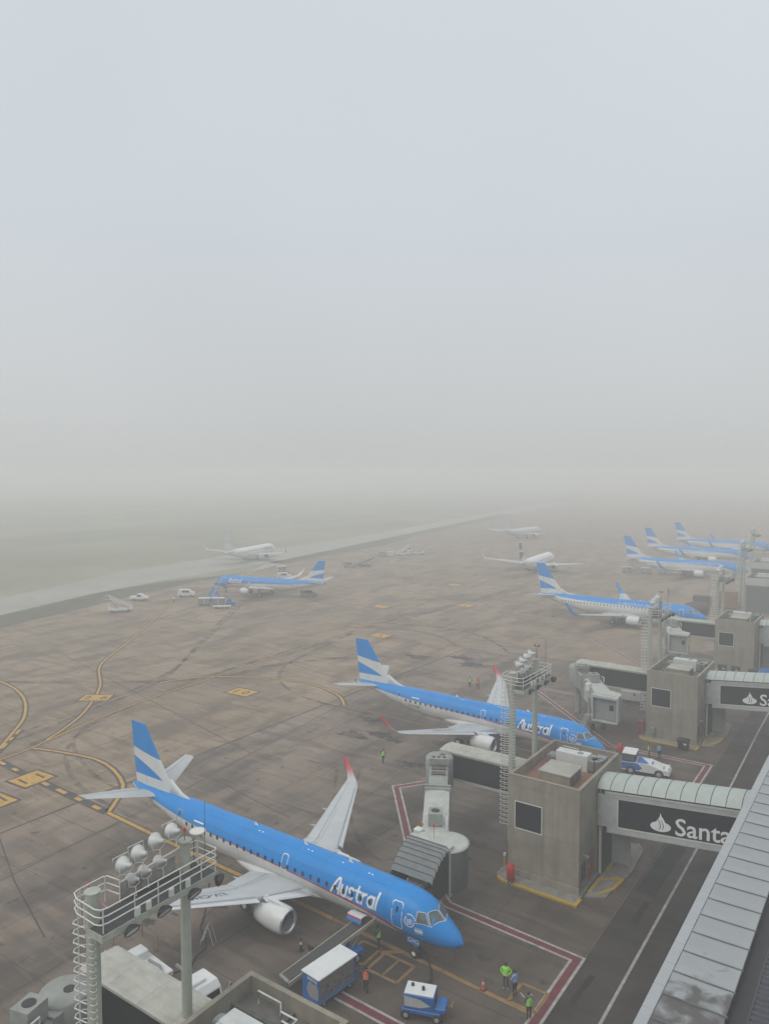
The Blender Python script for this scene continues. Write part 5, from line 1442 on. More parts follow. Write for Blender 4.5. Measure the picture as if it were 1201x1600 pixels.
        flat_text(reg[-3:], .42, 'gear_door_lettering', LETTER, dn, (-g0 - .42, -.40, 1.25), (1, 0, 0), (0, 0, 1))
    if cargo_open:
        q = [(6.75, 2.25), (8.35, 2.25), (8.35, 1.95), (8.35, 1.75), (6.75, 1.75), (6.75, 1.95)]
        MB().add([onz(s, z, -1, .012) for s, z in ((6.75, 2.6), (8.3, 2.6), (8.3, 1.95), (6.75, 1.95))], [(0, 1, 2, 3)]).build('hold_opening', BLACK, root)
        m = MB(); pr = [(-1.5, 2.62, 0), (-1.85, 2.74, 0), (-2.2, 2.76, 0), (-2.24, 2.68, 1), (-2.3, 2.56, 2), (-2.36, 2.38, 2)]
        rr = [[(-s, y, z) for y, z, _ in pr] + [(-s, y + .02, z - .07) for y, z, _ in reversed(pr)] for s in (7.05, 8.3)]
        m.loft(rr, smooth=False, mat=[0, 0, 0, 1, 2, 2, 2, 1, 0, 0, 0, 0]); m.build('cargo_door', [WHITE, RED, BLUE], root)
    return root

AUS = (BLUE, RED, BELLY)
ARG = (BLUE, BLUE, WHITE)
PITCH_A = R(.6)
airliner('airliner', 'blue and white regional airliner with red winglets parked nearest, belt loader at its hold', E190, (-24.25, 44.3, 0), -.014, AUS, 2, PITCH_A, 'Austral', 'LV-CHO', cargo_open=True)
airliner('airliner', 'blue and white regional airliner with red winglets parked behind the second light mast', E190, (-28.2, 85.5, 0), -.006, AUS, 2, PITCH_A, 'Austral', 'LV-CHO')
ARGT = ('Aerolineas Argentinas', 1.0, 17.5, 6.2, 4.45, PALEBLUE)
airliner('airliner', 'blue topped airliner with blue winglets and striped tail at the third stand', B738, (-35.5, 173.8, 0), .019, ARG, 2, 0, ARGT, wlm=BLUE)
airliner('airliner', 'regional airliner parked out on the apron with stairs at its nose, facing left', E190, (-165.2, 151.2, 0), 3.335, AUS, 2, 0, 'Austral', wlm=WHITE)
airliner('airliner', 'plain white airliner taxiing away beyond the grass strip', B738, (-217.4, 232.5, 0), R(105), (AWHITE, AWHITE, AWHITE), 1, 0, ('flybondi', 2.0, 12.0, 6.5, 3.3, GREYMARK), tail='split', hullm=PALETAIL, wlm=WHITE)
airliner('airliner', 'white airliner with dark tail seen from behind in the fog', B738, (-108.9, 266, 0), 1.684, (AWHITE, AWHITE, AWHITE), 1, 0, None, tail='split', hullm=DARKTAIL, wlm=WHITE)
airliner('airliner', 'ghostly white airliner farthest off in the fog, left of the terminal row', B738, (-164, 384, 0), R(84), (WHITE, WHITE, WHITE), 1, 0, None, tail='plain', hullm=WHITE, wlm=WHITE)
airliner('airliner', 'fogged blue topped airliner with luggage carts beside its tail', B738, (-42.0, 265.8, 0), .091, ARG, 1, 0, ARGT, wlm=BLUE)
airliner('airliner', 'faint blue topped airliner right behind the one with luggage carts', B738, (-47.5, 312, 0), .16, ARG, 1, 0, None, wlm=BLUE)
airliner('airliner', 'faintest of the blue topped airliners along the terminal row', B738, (-46, 352, 0), .18, ARG, 1, 0, None, wlm=BLUE)

# ------------------------------------------------------------------ vehicles and stand equipment
RIM = mat('wheel_rim', (0.38, 0.38, 0.37), .5)
def wheel(root, p, r=.36, w=.24, name='wheel'):
    m = MB().lathe_z((0, 0, 0), [(-w / 2, r * .82), (-w / 2 + .04, r), (w / 2 - .04, r), (w / 2, r * .82)], 16)
    o = m.build(name, RUBBER, root, p, (R(90), 0, 0))
    MB().lathe_z((0, 0, 0), [(-w / 2 - .012, r * .28), (-w / 2 - .006, r * .48), (w / 2 + .006, r * .48), (w / 2 + .012, r * .28)], 12).build('rim', RIM, o)
    return o
def bar_frame(root, name, bars, r, m):
    mb = MB()
    for a, b in bars: mb.cyl(a, b, r, n=6)
    return mb.build(name, m, root)

# belt loader reaching into the hold of the nearest airliner
bl = thing('belt_loader', 'blue belt loader with long dark conveyor reaching the open hold of the nearest airliner', 'belt loader', (-32.3, 39.9, 0), R(76))
m = MB(); c0 = (-3.8, 0, .95); c1 = (3.55, 0, 2.35)
ry = -math.atan2(c1[2] - c0[2], c1[0] - c0[0]); Lc = math.hypot(7.35, 1.4)
m.obox(((c0[0] + c1[0]) / 2, 0, (c0[2] + c1[2]) / 2 + .06), (Lc, .96, .12), ry=ry); m.build('conveyor_belt', BELT, bl)
for sg in (-1, 1):
    m = MB().obox((-.12, sg * .53, 1.60), (Lc + .1, .08, .26), ry=ry); m.build('side_rail', BELTFRAME, bl)
m = MB()
for e in (c0, c1): m.cyl((e[0], -.47, e[2] + .03), (e[0], .47, e[2] + .03), .12, n=10)
m.build('roller', ACGREY, bl)
m = MB().bbox(-2.2, 2.3, -.85, -.30, .45, .95, .06); m.bbox(-2.2, -.2, .30, .95, .45, 1.0, .06); m.box(-2.3, 2.4, -.3, .3, .5, .72); m.build('chassis', VBLUE, bl)
m = MB().bbox(1.0, 2.2, .55, 1.25, .5, 1.05, .08); m.build('engine_cover', VBLUE, bl)
m = MB().bbox(-1.0, -.2, .6, 1.15, 1.0, 1.25, .05); m.obox((-1.05, .88, 1.45), (.12, .5, .5), ry=-.15); m.build('seat', BLACK, bl)
bar_frame(bl, 'lift_arm', [((1.4, -.35, .7), (2.6, -.35, 2.0)), ((1.4, .35, .7), (2.6, .35, 2.0)), ((-2.0, -.3, .7), (-2.6, -.3, 1.1)), ((-2.0, .3, .7), (-2.6, .3, 1.1))], .05, BELTFRAME)
for x in (-1.7, 1.7):
    for y in (-.75, .85): wheel(bl, (x, y, .38), .38, .24)
# baggage cart
bc = thing('baggage_cart', 'blue baggage cart with flat white roof and torn side curtain beside the belt loader', 'baggage cart', (-30.75, 37.9, 0), R(83.5))
m = MB().bbox(-1.75, 1.75, -.78, .78, .42, .56, .03); m.build('platform', VBLUE, bc)
MB().bbox(-1.82, 1.82, -.85, .85, 2.12, 2.2, .03).build('roof', VWHITE, bc)
for x in (-1.72, 1.72):
    m = MB().box(x - .03, x + .03, -.78, .78, .565, 2.115); e = m.build('end_panel', VBLUE, bc)
    if x < 0:
        m = MB(); pts = [(-.70, .75), (-.75, 1.35), (-.55, 1.75), (-.2, 1.62), (.05, 1.75), (.30, 1.45), (.38, 1.0), (.1, .72), (-.35, .66)]
        m.add([(x - .034, y, z) for y, z in pts], [tuple(range(9))]); m.build('worn_patch', GREYMARK, e)
        m = MB()
        for k in range(5): m.box(x - .036, x - .033, -.6 + .19 * k, -.48 + .19 * k, 1.80, 1.98)
        m.build('faded_lettering', VWHITE, e)
bar_frame(bc, 'post', [((sx_ * 1.7, sy_ * .74, .55), (sx_ * 1.7, sy_ * .74, 2.12)) for sx_ in (-1, 1) for sy_ in (-1, 1)] + [((-1.7, -.74, 1.0), (1.7, -.74, 1.0))], .03, VBLUE)
m = MB(); n = 14
vs = [(-1.66 + 3.32 * k / n, -.72 + .05 * math.sin(k * 1.9), z) for z in (.58, 2.1) for k in range(n + 1)]
m.add(vs, [(k, k + 1, n + 2 + k, n + 1 + k) for k in range(n)], 0, True); m.build('side_curtain', TARP, bc)
m = MB().box(-1.66, 1.66, .74, .76, .57, 2.1); m.build('back_curtain', TARP, bc)
m = MB()
for k in range(9):
    x, z = -1.1 + .27 * k + .07 * math.sin(k * 5), 1.15 + .28 * math.sin(k * 2.3); m.obox((x, -.79, z), (.16 + .05 * math.sin(k), .01, .07), ry=k * .7)
m.build('curtain_tear', BLACK, bc)
for x in (-1.2, 1.2):
    for y in (-.6, .6): wheel(bc, (x, y, .24), .24, .16)
bar_frame(bc, 'tow_bar', [((1.75, 0, .4), (2.6, 0, .3))], .035, BLACK)
# air / power cart
gp = thing('ground_power_unit', 'small blue power cart with white top and grey arrow panel before the nearest nose', 'power cart', (-24.75, 39.75, 0), R(20))
m = MB().bbox(-1.15, 1.35, -.72, .72, .45, .68, .04); m.bbox(.95, 1.65, -.6, .6, .68, .95, .05); m.build('chassis', VBLUE, gp)
bd = MB().bbox(-1.05, .95, -.66, .66, .69, 1.62, .05).build('housing', VBLUE, gp)
MB().bbox(-1.0, .9, -.6, .6, 1.622, 1.66, .02).build('top_plate', VWHITE, gp)
m = MB()
for x, y, h in ((-.6, .2, .14), (.15, -.05, .2)): m.cyl((x, y, 1.66), (x, y, 1.66 + h), .10, n=12)
m.build('exhaust_cap', BLACK, gp)
m = MB().add([(-1.0, -.668, .85), (.05, -.668, .85), (.75, -.668, 1.06), (.05, -.668, 1.40), (-1.0, -.668, 1.52)], [(0, 1, 2, 3, 4)]); m.build('arrow_panel', ACWHITE, gp)
m = MB()
for k in range(4): m.box(-1.062, -1.052, -.5 + .06, -.35, .85 + .16 * k, .93 + .16 * k)
for k in range(4): m.box(-1.02 + .0, -.96, -.672, -.667, .88 + .15 * k, .95 + .15 * k)
m.build('vent_slot', BLACK, gp)
MB().box(.955, .985, -.4, .4, .9, 1.45).build('control_panel', BLACK, gp)
for x in (-.85, 1.15):
    for y in (-.7, .7): wheel(gp, (x, y, .32), .32, .2)
bar_frame(gp, 'tow_bar', [((1.5, 0, .55), (2.0, .05, .95)), ((2.0, -.25, .95), (2.0, .35, .95))], .035, MARKYC)
hs = MB().tube([(-25.3, 40.4, 1.3), (-25.5, 41.2, .9), (-25.65, 42.0, .3), (-25.9, 42.9, .07), (-26.5, 43.8, .07), (-27.3, 44.6, .1), (-28.1, 45.0, .5), (-28.6, 44.8, 1.7)], .06, 8)
tag(hs.build('power_cable', RUBBER), 'thick black cable from the blue power cart to the nearest nose wheel', 'cable')
# tow tractor by the second nose
tt = thing('tow_tractor', 'white and blue aircraft tow tractor with sloped bonnet in front of the second airliner', 'tow tractor', (-24.0, 87.35, 0), R(8))
m = MB(); pr = [(-2.6, .5), (-2.6, 1.35), (-.9, 1.5), (.4, 1.45), (1.6, 1.12), (2.45, 1.02), (2.55, .55)]
m.loft([[(x, y, z) for x, z in pr] for y in (-1.1, -1.02, 1.02, 1.1)], smooth=False); m.build('body', VWHITE, tt)
m = MB().bbox(-2.55, -1.1, -1.0, 1.0, 1.42, 2.32, .1); cb = m.build('cab', VNAVY, tt)
MB().bbox(-2.6, -1.05, -1.05, 1.05, 2.33, 2.43, .04).build('cab_roof', VWHITE, cb)
m = MB().box(-1.08, -1.06, -.85, .85, 1.62, 2.2); m.box(-2.4, -1.25, -1.012, -1.004, 1.62, 2.2); m.build('window', COCKPIT, cb)
m = MB().add([(-.95, -1.05, 1.515), (.1, -.9, 1.485), (.75, -.5, 1.37), (.75, .5, 1.37), (.1, .9, 1.485), (-.95, 1.05, 1.515)], [tuple(range(6))]); m.build('bonnet_stripe', VBLUE, tt)
m = MB().add([(-2.6, -1.106, .62), (-.7, -1.106, .62), (-.35, -1.106, .95), (-.95, -1.106, 1.45), (-2.6, -1.106, 1.33)], [tuple(range(5))]); m.build('side_stripe', VBLUE, tt)
m = MB().box(2.46, 2.62, -1.0, 1.0, .5, .85); m.build('bumper', ACWHITE, tt)
m = MB()
for y in (-.5, -.2, .15): m.obox((1.9, y, 1.085), (.22, .1, .04), ry=.2)
m.build('bonnet_vent', BLACK, tt)
bar_frame(tt, 'grab_rail', [((2.4, -.95, 1.0), (2.45, -.95, 1.45)), ((2.4, .95, 1.0), (2.45, .95, 1.45))], .03, RAIL)
for x in (-1.6, 1.45):
    for y in (-.98, .98): wheel(tt, (x, y, .52), .52, .36)
# refuelling truck under the nearest mast
ft = thing('fuel_truck', 'white cab fuel truck half hidden behind the bridge roof in the lower left', 'truck', (-38.2, 31.0, 0), R(-6))
m = MB().box(-5.4, 2.0, -.55, .55, .62, .95); m.build('chassis', BLACK, ft)
pr = [(1.55, .7), (1.55, 2.75), (1.8, 2.9), (3.2, 2.9), (3.55, 2.55), (3.85, 1.7), (3.95, .7)]
cbm = MB().loft([[(x, y, z) for x, z in pr] for y in (-1.15, -1.08, 1.08, 1.15)], smooth=False); cb = cbm.build('cab', VWHITE, ft)
m = MB().add([(3.59, -1.0, 2.5), (3.59, 1.0, 2.5), (3.87, 1.02, 1.72), (3.87, -1.02, 1.72)], [(0, 1, 2, 3)]); m.build('windscreen', GLASS, cb)
m = MB().box(1.9, 3.3, -1.165, -1.152, 1.75, 2.55); m.box(1.9, 3.3, 1.152, 1.165, 1.75, 2.55); m.build('side_window', GLASS, cb)
m = MB().bbox(1.9, 2.9, -.55, .55, 2.901, 3.08, .06); m.build('roof_box', VWHITE, cb)
m = MB().cyl((2.1, -.25, 3.08), (2.1, -.25, 3.1), .17, n=12); m.build('roof_hatch', BLACK, cb)
bar_frame(ft, 'mirror_arm', [((3.85, -1.2, 1.4), (4.1, -1.45, 2.9)), ((3.85, 1.2, 1.4), (4.1, 1.45, 2.9))], .03, RAIL)
m = MB().box(4.0, 4.15, 1.42, 1.62, 1.8, 2.7); m.box(4.0, 4.15, -1.62, -1.42, 1.8, 2.7); m.build('mirror', BLACK, ft)
m = MB().bbox(-5.4, -1.6, -1.15, 1.15, .96, 1.3, .05); m.bbox(-5.0, -4.0, -.8, .8, 1.3, 1.9, .08); m.bbox(-3.6, -2.9, -.9, .1, 1.3, 1.6, .06); m.build('pump_module', VWHITE, ft)
m = MB().tube([(-3.6, .5, 1.45), (-2.4, .6, 1.5), (-1.6, .3, 1.4), (-.5, .5, 1.2), (.6, .5, 1.15)], .09, 7); m.build('pipe', ACGREY, ft)
m = MB().box(-2.6, -1.7, -1.0, -.2, 1.31, 1.75); m.build('valve_box', ACGREY, ft)
m = MB().bbox(-1.4, .4, -1.1, .2, .96, 1.75, .06); m.build('hose_locker', VWHITE, ft)
m = MB().lathe_z((.95, .1, .96), [(0, .55), (.25, .55), (.3, .5)], 14); m.build('hose_reel', ACGREY, ft)
bar_frame(ft, 'handrail', [((-5.3, 1.1, 2.05), (-5.3, 1.1, 3.0)), ((-3.4, 1.1, 2.05), (-3.4, 1.1, 3.0)), ((-1.7, 1.1, 2.05), (-1.7, 1.1, 3.0)), ((-5.3, 1.1, 3.0), (-1.7, 1.1, 3.0)), ((-5.3, -1.1, 2.05), (-5.3, -1.1, 3.0)), ((-5.3, -1.1, 3.0), (-5.3, 1.1, 3.0))], .03, RUST)
m = MB().box(-1.5, 3.2, 1.22, 1.34, 1.5, 1.7); m.build('side_rail', ACGREY, ft)
for x in (-4.6, -3.3, 2.7):
    for y in (-1.0, 1.0): wheel(ft, (x, y, .5), .5, .34)
hs = MB().tube([(-45.0, 40.3, 1.9), (-44.9, 40.1, .9), (-44.2, 39.0, .1), (-43.4, 37.9, .06), (-42.0, 37.2, .06), (-41.2, 36.5, .06), (-41.0, 35.4, .06), (-40.3, 34.2, .1), (-39.9, 32.4, .9)], .06, 7)
tag(hs.build('fuel_hose', RUBBER), 'black fuel hose curling over the concrete from under the nearest wing', 'hose')
sl = thing('step_ladder', 'small aluminium step ladder standing under the nearest wing', 'ladder', (-41.7, 36.9, 0), R(25))
bars = []
for sg in (-.28, .28): bars += [((-.3, sg, .0), (.25, sg, 1.5)), ((.75, sg, 0), (.3, sg, 1.5))]
bar_frame(sl, 'frame', bars, .022, ACWHITE)
for k in range(4): MB().obox((-.2 + .12 * k, 0, .3 + .32 * k), (.12, .56, .03)).build('step', ACWHITE, sl)

def cone(p, label, h=.72, m=ORANGE):
    t = thing('traffic_cone', label, 'cone', (*p, 0), 0, 'traffic cones on the apron')
    MB().bbox(-.2, .2, -.2, .2, .002, .05, .02).build('base', BLACK, t)
    MB().lathe_z((0, 0, .05), [(0, .15), (h * .45, .09), (h * .9, .04), (h, .03)], 12).build('body', m, t)
    MB().lathe_z((0, 0, .05 + h * .48), [(0, .093), (h * .2, .068)], 12).build('band', REFL, t)
    return t
cone((-22.55, 44.05), 'orange cone on the yellow line in front of the nearest nose')
cone((-47.7, 60.8), 'dark thin cone under the far wingtip of the nearest airliner', .95, RUST)
cone((-35.3, 40.2), 'dark slim cone beside the engine of the nearest airliner', .95, BLACK)
cone((-69.5, 170.5), 'tiny dark cone on the open apron below the third airliner', .9, RUST)
ob = thing('marker_buoy', 'bright orange marker standing before the nose of the second airliner', 'marker', (-28.6, 92.2, 0))
MB().bbox(-.3, .3, -.3, .3, .002, .1, .03).build('base', BLACK, ob)
MB().lathe_z((0, 0, .1), [(0, .3), (.5, .36), (.85, .3), (1.05, .12)], 14).build('body', SIGNRED, ob)
fx = thing('fire_extinguisher', 'red covered fire extinguisher trolley at the kerb of the terracotta roofed gatehouse', 'extinguisher', (-26.75, 57.15, 0), R(15))
MB().lathe_z((0, 0, .25), [(0, .2), (.1, .34), (.9, .36), (1.3, .3), (1.5, .14)], 14).build('cover', SIGNRED, fx)
for y in (-.28, .28): wheel(fx, (0, y, .2), .2, .1)
pb = thing('bollard', 'yellow bollard with white cap at the left corner of the terracotta roofed gatehouse', 'bollard', (-28.35, 59.3, 0.0))
MB().cyl((0, 0, .12), (0, 0, 1.0), .11, n=12).build('post', YELLOW, pb)
MB().cyl((0, 0, 1.0), (0, 0, 1.25), .12, n=12).build('cap', VWHITE, pb)
rb = thing('hose_cabinet', 'dark red cabinet at the left corner of the gatehouse behind the tow tractor', 'cabinet', (-28.35, 100.2, 0))
MB().bbox(-.4, .4, -.35, .35, .13, 1.9, .05).build('body', DOORRED, rb)
MB().box(-.3, .3, -.365, -.352, .3, 1.8).build('door', DOORRED, rb)

def waste_bin(p, label):
    t = thing('waste_bin', label, 'bin', (*p, 0), 0, 'dark wheeled bins along the gatehouses')
    m = MB().loft([[(-.55, -.4, .15), (.55, -.4, .15), (.55, .4, .15), (-.55, .4, .15)], [(-.68, -.5, 1.2), (.68, -.5, 1.2), (.68, .5, 1.2), (-.68, .5, 1.2)]], smooth=False); m.build('body', BLACK, t)
    MB().bbox(-.72, .72, -.55, .55, 1.205, 1.32, .05).build('lid', BLACK, t)
    MB().box(.1, .45, -.505, -.49, .75, .95).build('sticker', REFL, t)
    for x in (-.45, .45): wheel(t, (x, 0, .1), .1, .08)
    return t
waste_bin((-22.4, 97.7), 'single dark wheeled bin in front of the gatehouse behind the tow tractor')
waste_bin((-25.9, 139.6), 'first of three dark bins before the hazier gatehouse, leftmost')
waste_bin((-23.8, 139.5), 'second of three dark bins before the hazier gatehouse, middle')
waste_bin((-21.0, 139.2), 'third of three dark bins before the hazier gatehouse, rightmost')
ub = thing('utility_box', 'small pale box on a stub post by the gatehouse behind the tow tractor', 'utility box', (-26.6, 99.3, 0))
MB().cyl((0, 0, .1), (0, 0, .9), .06, n=8).build('post', ACGREY, ub); MB().bbox(-.25, .25, -.2, .2, .9, 1.6, .04).build('case', ACGREY, ub)
wc = thing('service_cart', 'white box cart with three black marks under the second bridge tunnel', 'service cart', (-33.5, 113.6, 0), R(4))
MB().bbox(-1.5, 1.5, -.8, .8, .5, 1.9, .06).build('body', VWHITE, wc)
m = MB()
for k, (x, z) in enumerate(((.35, 1.35), (.55, 1.35), (.45, 1.6))): m.cyl((x, -.81, z), (x, -.803, z), .1, n=8)
m.build('port', BLACK, wc)
for x in (-1.0, 1.0):
    for y in (-.7, .7): wheel(wc, (x, y, .3), .3, .2)

# distant vehicles, each of the kind that stands there
def van(label, p, rz, kind='van', m_=VWHITE, group='vans and pickups out on the apron'):
    t = thing('service_van', label, 'van', (*p, 0), rz, group)
    if kind == 'van': pr = [(-2.3, .4), (-2.3, 1.85), (-2.1, 2.0), (.7, 2.0), (1.4, 1.35), (2.2, 1.15), (2.35, .4)]
    else: pr = [(-2.5, .45), (-2.5, 1.1), (-.7, 1.1), (-.5, 1.75), (.6, 1.75), (1.25, 1.15), (2.3, 1.05), (2.4, .45)]
    MB().loft([[(x, y, z) for x, z in pr] for y in (-.9, -.82, .82, .9)], smooth=False).build('body', m_, t)
    if kind == 'van': w = [(-.1, .62, 1.25, 1.8), (-1.0, -.2, 1.25, 1.8)]
    else: w = [(-.4, .1, 1.15, 1.62), (.15, .55, 1.15, 1.62)]
    for a, b, c, d in w:
        m = MB()
        for y in (-.908, .908): m.add([(a, y, c), (b + (.35 if b == w[0][1] else 0), y, c), (b, y, d), (a, y, d)], [(0, 1, 2, 3)])
        m.build('side_window', GLASS, t)
    for x in (-1.5, 1.5):
        for y in (-.8, .8): wheel(t, (x, y, .34), .34, .22)
    return t
def stair_truck(label, p, rz, m_=VWHITE, top=3.0):
    t = thing('passenger_stairs', label, 'boarding stairs', (*p, 0), rz, 'mobile stairs out on the apron')
    MB().bbox(-3.0, 2.6, -.9, .9, .5, .9, .05).build('chassis', m_, t)
    MB().bbox(1.4, 2.6, -.95, .05, .91, 2.1, .08).build('cab', m_, t)
    m = MB(); n = 13
    for k in range(n): m.box(-3.2 + .42 * k, -2.78 + .42 * k, -.65, .65, .5 + (top - .5) * k / (n - 1), .62 + (top - .5) * k / (n - 1))
    m.build('steps', ACGREY, t)
    bars = []
    for y in (-.68, .68):
        bars += [((-3.2, y, .6), (2.2, y, top)), ((-3.2, y, 1.5), (2.2, y, top + .95)), ((2.2, y, top + .95), (3.3, y, top + .95))]
        bars += [((-3.2 + 1.08 * k, y, .6 + (top - .6) * k / 5), (-3.2 + 1.08 * k, y, 1.5 + (top - .55) * k / 5)) for k in range(6)]
    bar_frame(t, 'handrail', bars, .045, m_)
    m = MB()
    for y in (-.70, .70): m.add([(-3.2, y, .55), (2.2, y, top), (2.2, y, top + .9), (-3.2, y, 1.45)], [(0, 1, 2, 3)])
    m.build('side_panel', m_, t)
    MB().box(2.15, 3.4, -.7, .7, top - .1, top).build('platform', ACGREY, t)
    bar_frame(t, 'strut', [((.4, y, .9), (2.2, y, top - .1)) for y in (-.5, .5)], .06, ACGREY)
    for x in (-2.2, 1.9):
        for y in (-.8, .8): wheel(t, (x, y, .36), .36, .22)
    return t
def luggage_cart(label, p, rz, m_=CARTGREY, roof=VWHITE, group='curtained luggage carts out on the apron'):
    t = thing('luggage_cart', label, 'luggage cart', (*p, 0), rz, group)
    MB().box(-1.5, 1.5, -.75, .75, .4, .55).build('platform', m_, t)
    MB().bbox(-1.55, 1.55, -.8, .8, 1.95, 2.05, .03).build('roof', roof, t)
    m = MB()
    for x in (-1.48, 1.42): m.box(x, x + .06, -.75, .75, .56, 1.945)
    m.build('end_panel', m_, t)
    MB().box(-1.4, 1.4, -.70, -.68, .56, 1.94).build('curtain', GREYV, t)
    MB().box(-.05, .05, -.76, -.71, .56, 1.94).build('post', roof, t)
    for x in (-1.0, 1.0):
        for y in (-.6, .6): wheel(t, (x, y, .25), .25, .16)
    return t
van('white pickup standing beside the grass strip, left of the white van', (-170.3, 129.2), R(35), 'pickup')
van('white van parked left of the nose of the remote airliner', (-164.8, 140.6), R(40))
luggage_cart('luggage cart in front of the remote airliner, left one of two', (-149.6, 133.6), R(38))
luggage_cart('luggage cart in front of the remote airliner, next to the blue tug', (-146.8, 135.8), R(38))
tg = thing('baggage_tug', 'small blue tug coupled to the luggage carts of the remote airliner', 'baggage tug', (-144.4, 137.8, 0), R(38), None)
MB().bbox(-1.2, 1.2, -.7, .7, .35, .95, .08).build('body', VBLUE, tg); MB().bbox(-.9, .1, -.6, .6, .96, 1.75, .06).build('cab', VBLUE, tg)
for x in (-.8, .8):
    for y in (-.6, .6): wheel(tg, (x, y, .32), .32, .2)
fb = thing('flat_trailer', 'low pale flat trailer in front of the luggage carts of the remote airliner', 'trailer', (-143.2, 133.6, 0), R(38))
MB().box(-2.2, 2.2, -.7, .7, .5, .62).build('deck', VWHITE, fb)
for x in (-1.5, 1.5):
    for y in (-.6, .6): wheel(fb, (x, y, .25), .25, .16)
stair_truck('grey blue mobile stairs at the nose door of the remote airliner', (-155.5, 142.0), R(120), PALEBLUE, 2.7)
stair_truck('pale mobile stairs standing alone by the grass strip, far left', (-160.3, 115.5), R(-120), VWHITE, 3.3)
van('dark fronted service truck under the tail of the remote airliner', (-136.5, 159.6), R(40), 'van', GREYV)
van('pale van behind the fuselage of the remote airliner', (-166, 182), R(40), 'van', VWHITE)
luggage_cart('white luggage cart behind the remote airliner, near its fin', (-178.5, 194.5), R(50), VWHITE)
# steps, loaders and boxes in the middle distance
van('small dark cab vehicle beside the green loader in the middle of the apron', (-166.3, 217.2), R(25), 'van', GREYV)
gl = thing('belt_loader', 'dark green belt loader with raised belt in the middle of the apron', 'belt loader', (-162.5, 221.6, 0), R(33))
MB().bbox(-2.6, 2.2, -.8, .8, .4, .95, .06).build('chassis', GREENV, gl)
MB().obox((0, 0, 2.1), (7.0, .95, .3), ry=-R(24)).build('conveyor_belt', GREENV, gl)
bar_frame(gl, 'lift_arm', [((0, -.4, .9), (1.8, -.4, 2.7)), ((0, .4, .9), (1.8, .4, 2.7))], .08, GREENV)
for x in (-1.7, 1.6):
    for y in (-.7, .7): wheel(gl, (x, y, .36), .36, .22)
def crate(name, label, p, rz, size, m_, group=None):
    t = thing(name, label, 'container', (*p, 0), rz, group)
    a, b, c = size
    MB().bbox(-a / 2, a / 2, -b / 2, b / 2, .25, c, .05).build('body', m_, t)
    m = MB()
    for k in range(5): m.box(-a / 2 + .2 + (a - .4) * k / 4 - .03, -a / 2 + .2 + (a - .4) * k / 4 + .03, -b / 2 - .03, -b / 2 - .002, .3, c - .1)
    m.build('rib', m_, t)
    m = MB()
    for x in (-1, 1): m.box(x * a * .35 - .15, x * a * .35 + .15, -b / 2 + .1, b / 2 - .1, .002, .249)
    m.build('skid', BLACK, t)
    return t
crate('cargo_container', 'pale cargo container right of the green loader, left one of two', (-177.4, 253.5), R(35), (2.6, 2.4, 2.0), GREYV, 'cargo containers on the far apron')
crate('cargo_container', 'pale cargo container right of the green loader, right one of two', (-174.6, 255.6), R(35), (2.6, 2.4, 2.0), ACWHITE, 'cargo containers on the far apron')
stair_truck('far mobile stairs with white cab, right of the pale containers', (-172.8, 262.5), R(50), VWHITE, 3.2)
stair_truck('second far mobile stairs, behind the pale containers and rightmost', (-168.6, 267.5), R(40), ACWHITE, 3.6)
van('white van beyond the far mobile stairs', (-178.5, 275), R(60), 'van', VWHITE)
# along the terminal row
for k, (x, y) in enumerate(((-79.5, 260.5), (-73.4, 261.8), (-68.2, 262.7))):
    luggage_cart(('first', 'second', 'third')[k] + ' luggage cart from the left beside the tail of the fogged blue topped airliner', (x, y), R(6), GREYV, VWHITE, 'luggage carts beside the fogged airliner')
crate('cargo_container', 'tan container beside the hazy floodlight mast', (-37.4, 207), R(5), (4.2, 2.4, 4.4), CONT)
crate('cargo_container', 'dark brown container left of the hazy floodlight mast', (-43.3, 206), R(5), (4.4, 2.4, 2.8), CONTD)
ep = thing('tarpaulin_load', 'dark tarpaulin covered load behind the nose of the third airliner', 'covered load', (-42.0, 193.5, 0), R(20))
MB().lathe_x((2.8, 0, 1.5), [(0, .9), (.6, 1.5), (3.6, 1.7), (5.2, 1.2), (5.6, .7)], 16).build('tarpaulin', CONTD, ep)
MB().box(-2.4, 2.4, -.9, .9, .25, .5).build('pallet', BLACK, ep)
MB().cyl((-2.0, -.6, .002), (-2.0, -.6, .25), .2, n=8).cyl((2.0, -.6, .002), (2.0, -.6, .25), .2, n=8).cyl((-2.0, .6, .002), (-2.0, .6, .25), .2, n=8).cyl((2.0, .6, .002), (2.0, .6, .25), .2, n=8).build('foot', BLACK, ep)
van('white and black airport van between the third bridge and its gatehouse', (-30.5, 134.5), R(85), 'van', VWHITE)
van('small dark tractor parked by the hazier gatehouse', (-28.9, 129.5), R(80), 'pickup', GREYV)
van('blue and white car parked right of the three dark bins', (-19.0, 139.0), R(85), 'pickup', VBLUE)
crate('equipment_cabinet', 'dark blue cabinet with pale top left of the mast by the third airliner', (-38.0, 123.5), R(5), (1.6, 1.6, 2.6), VNAVY)

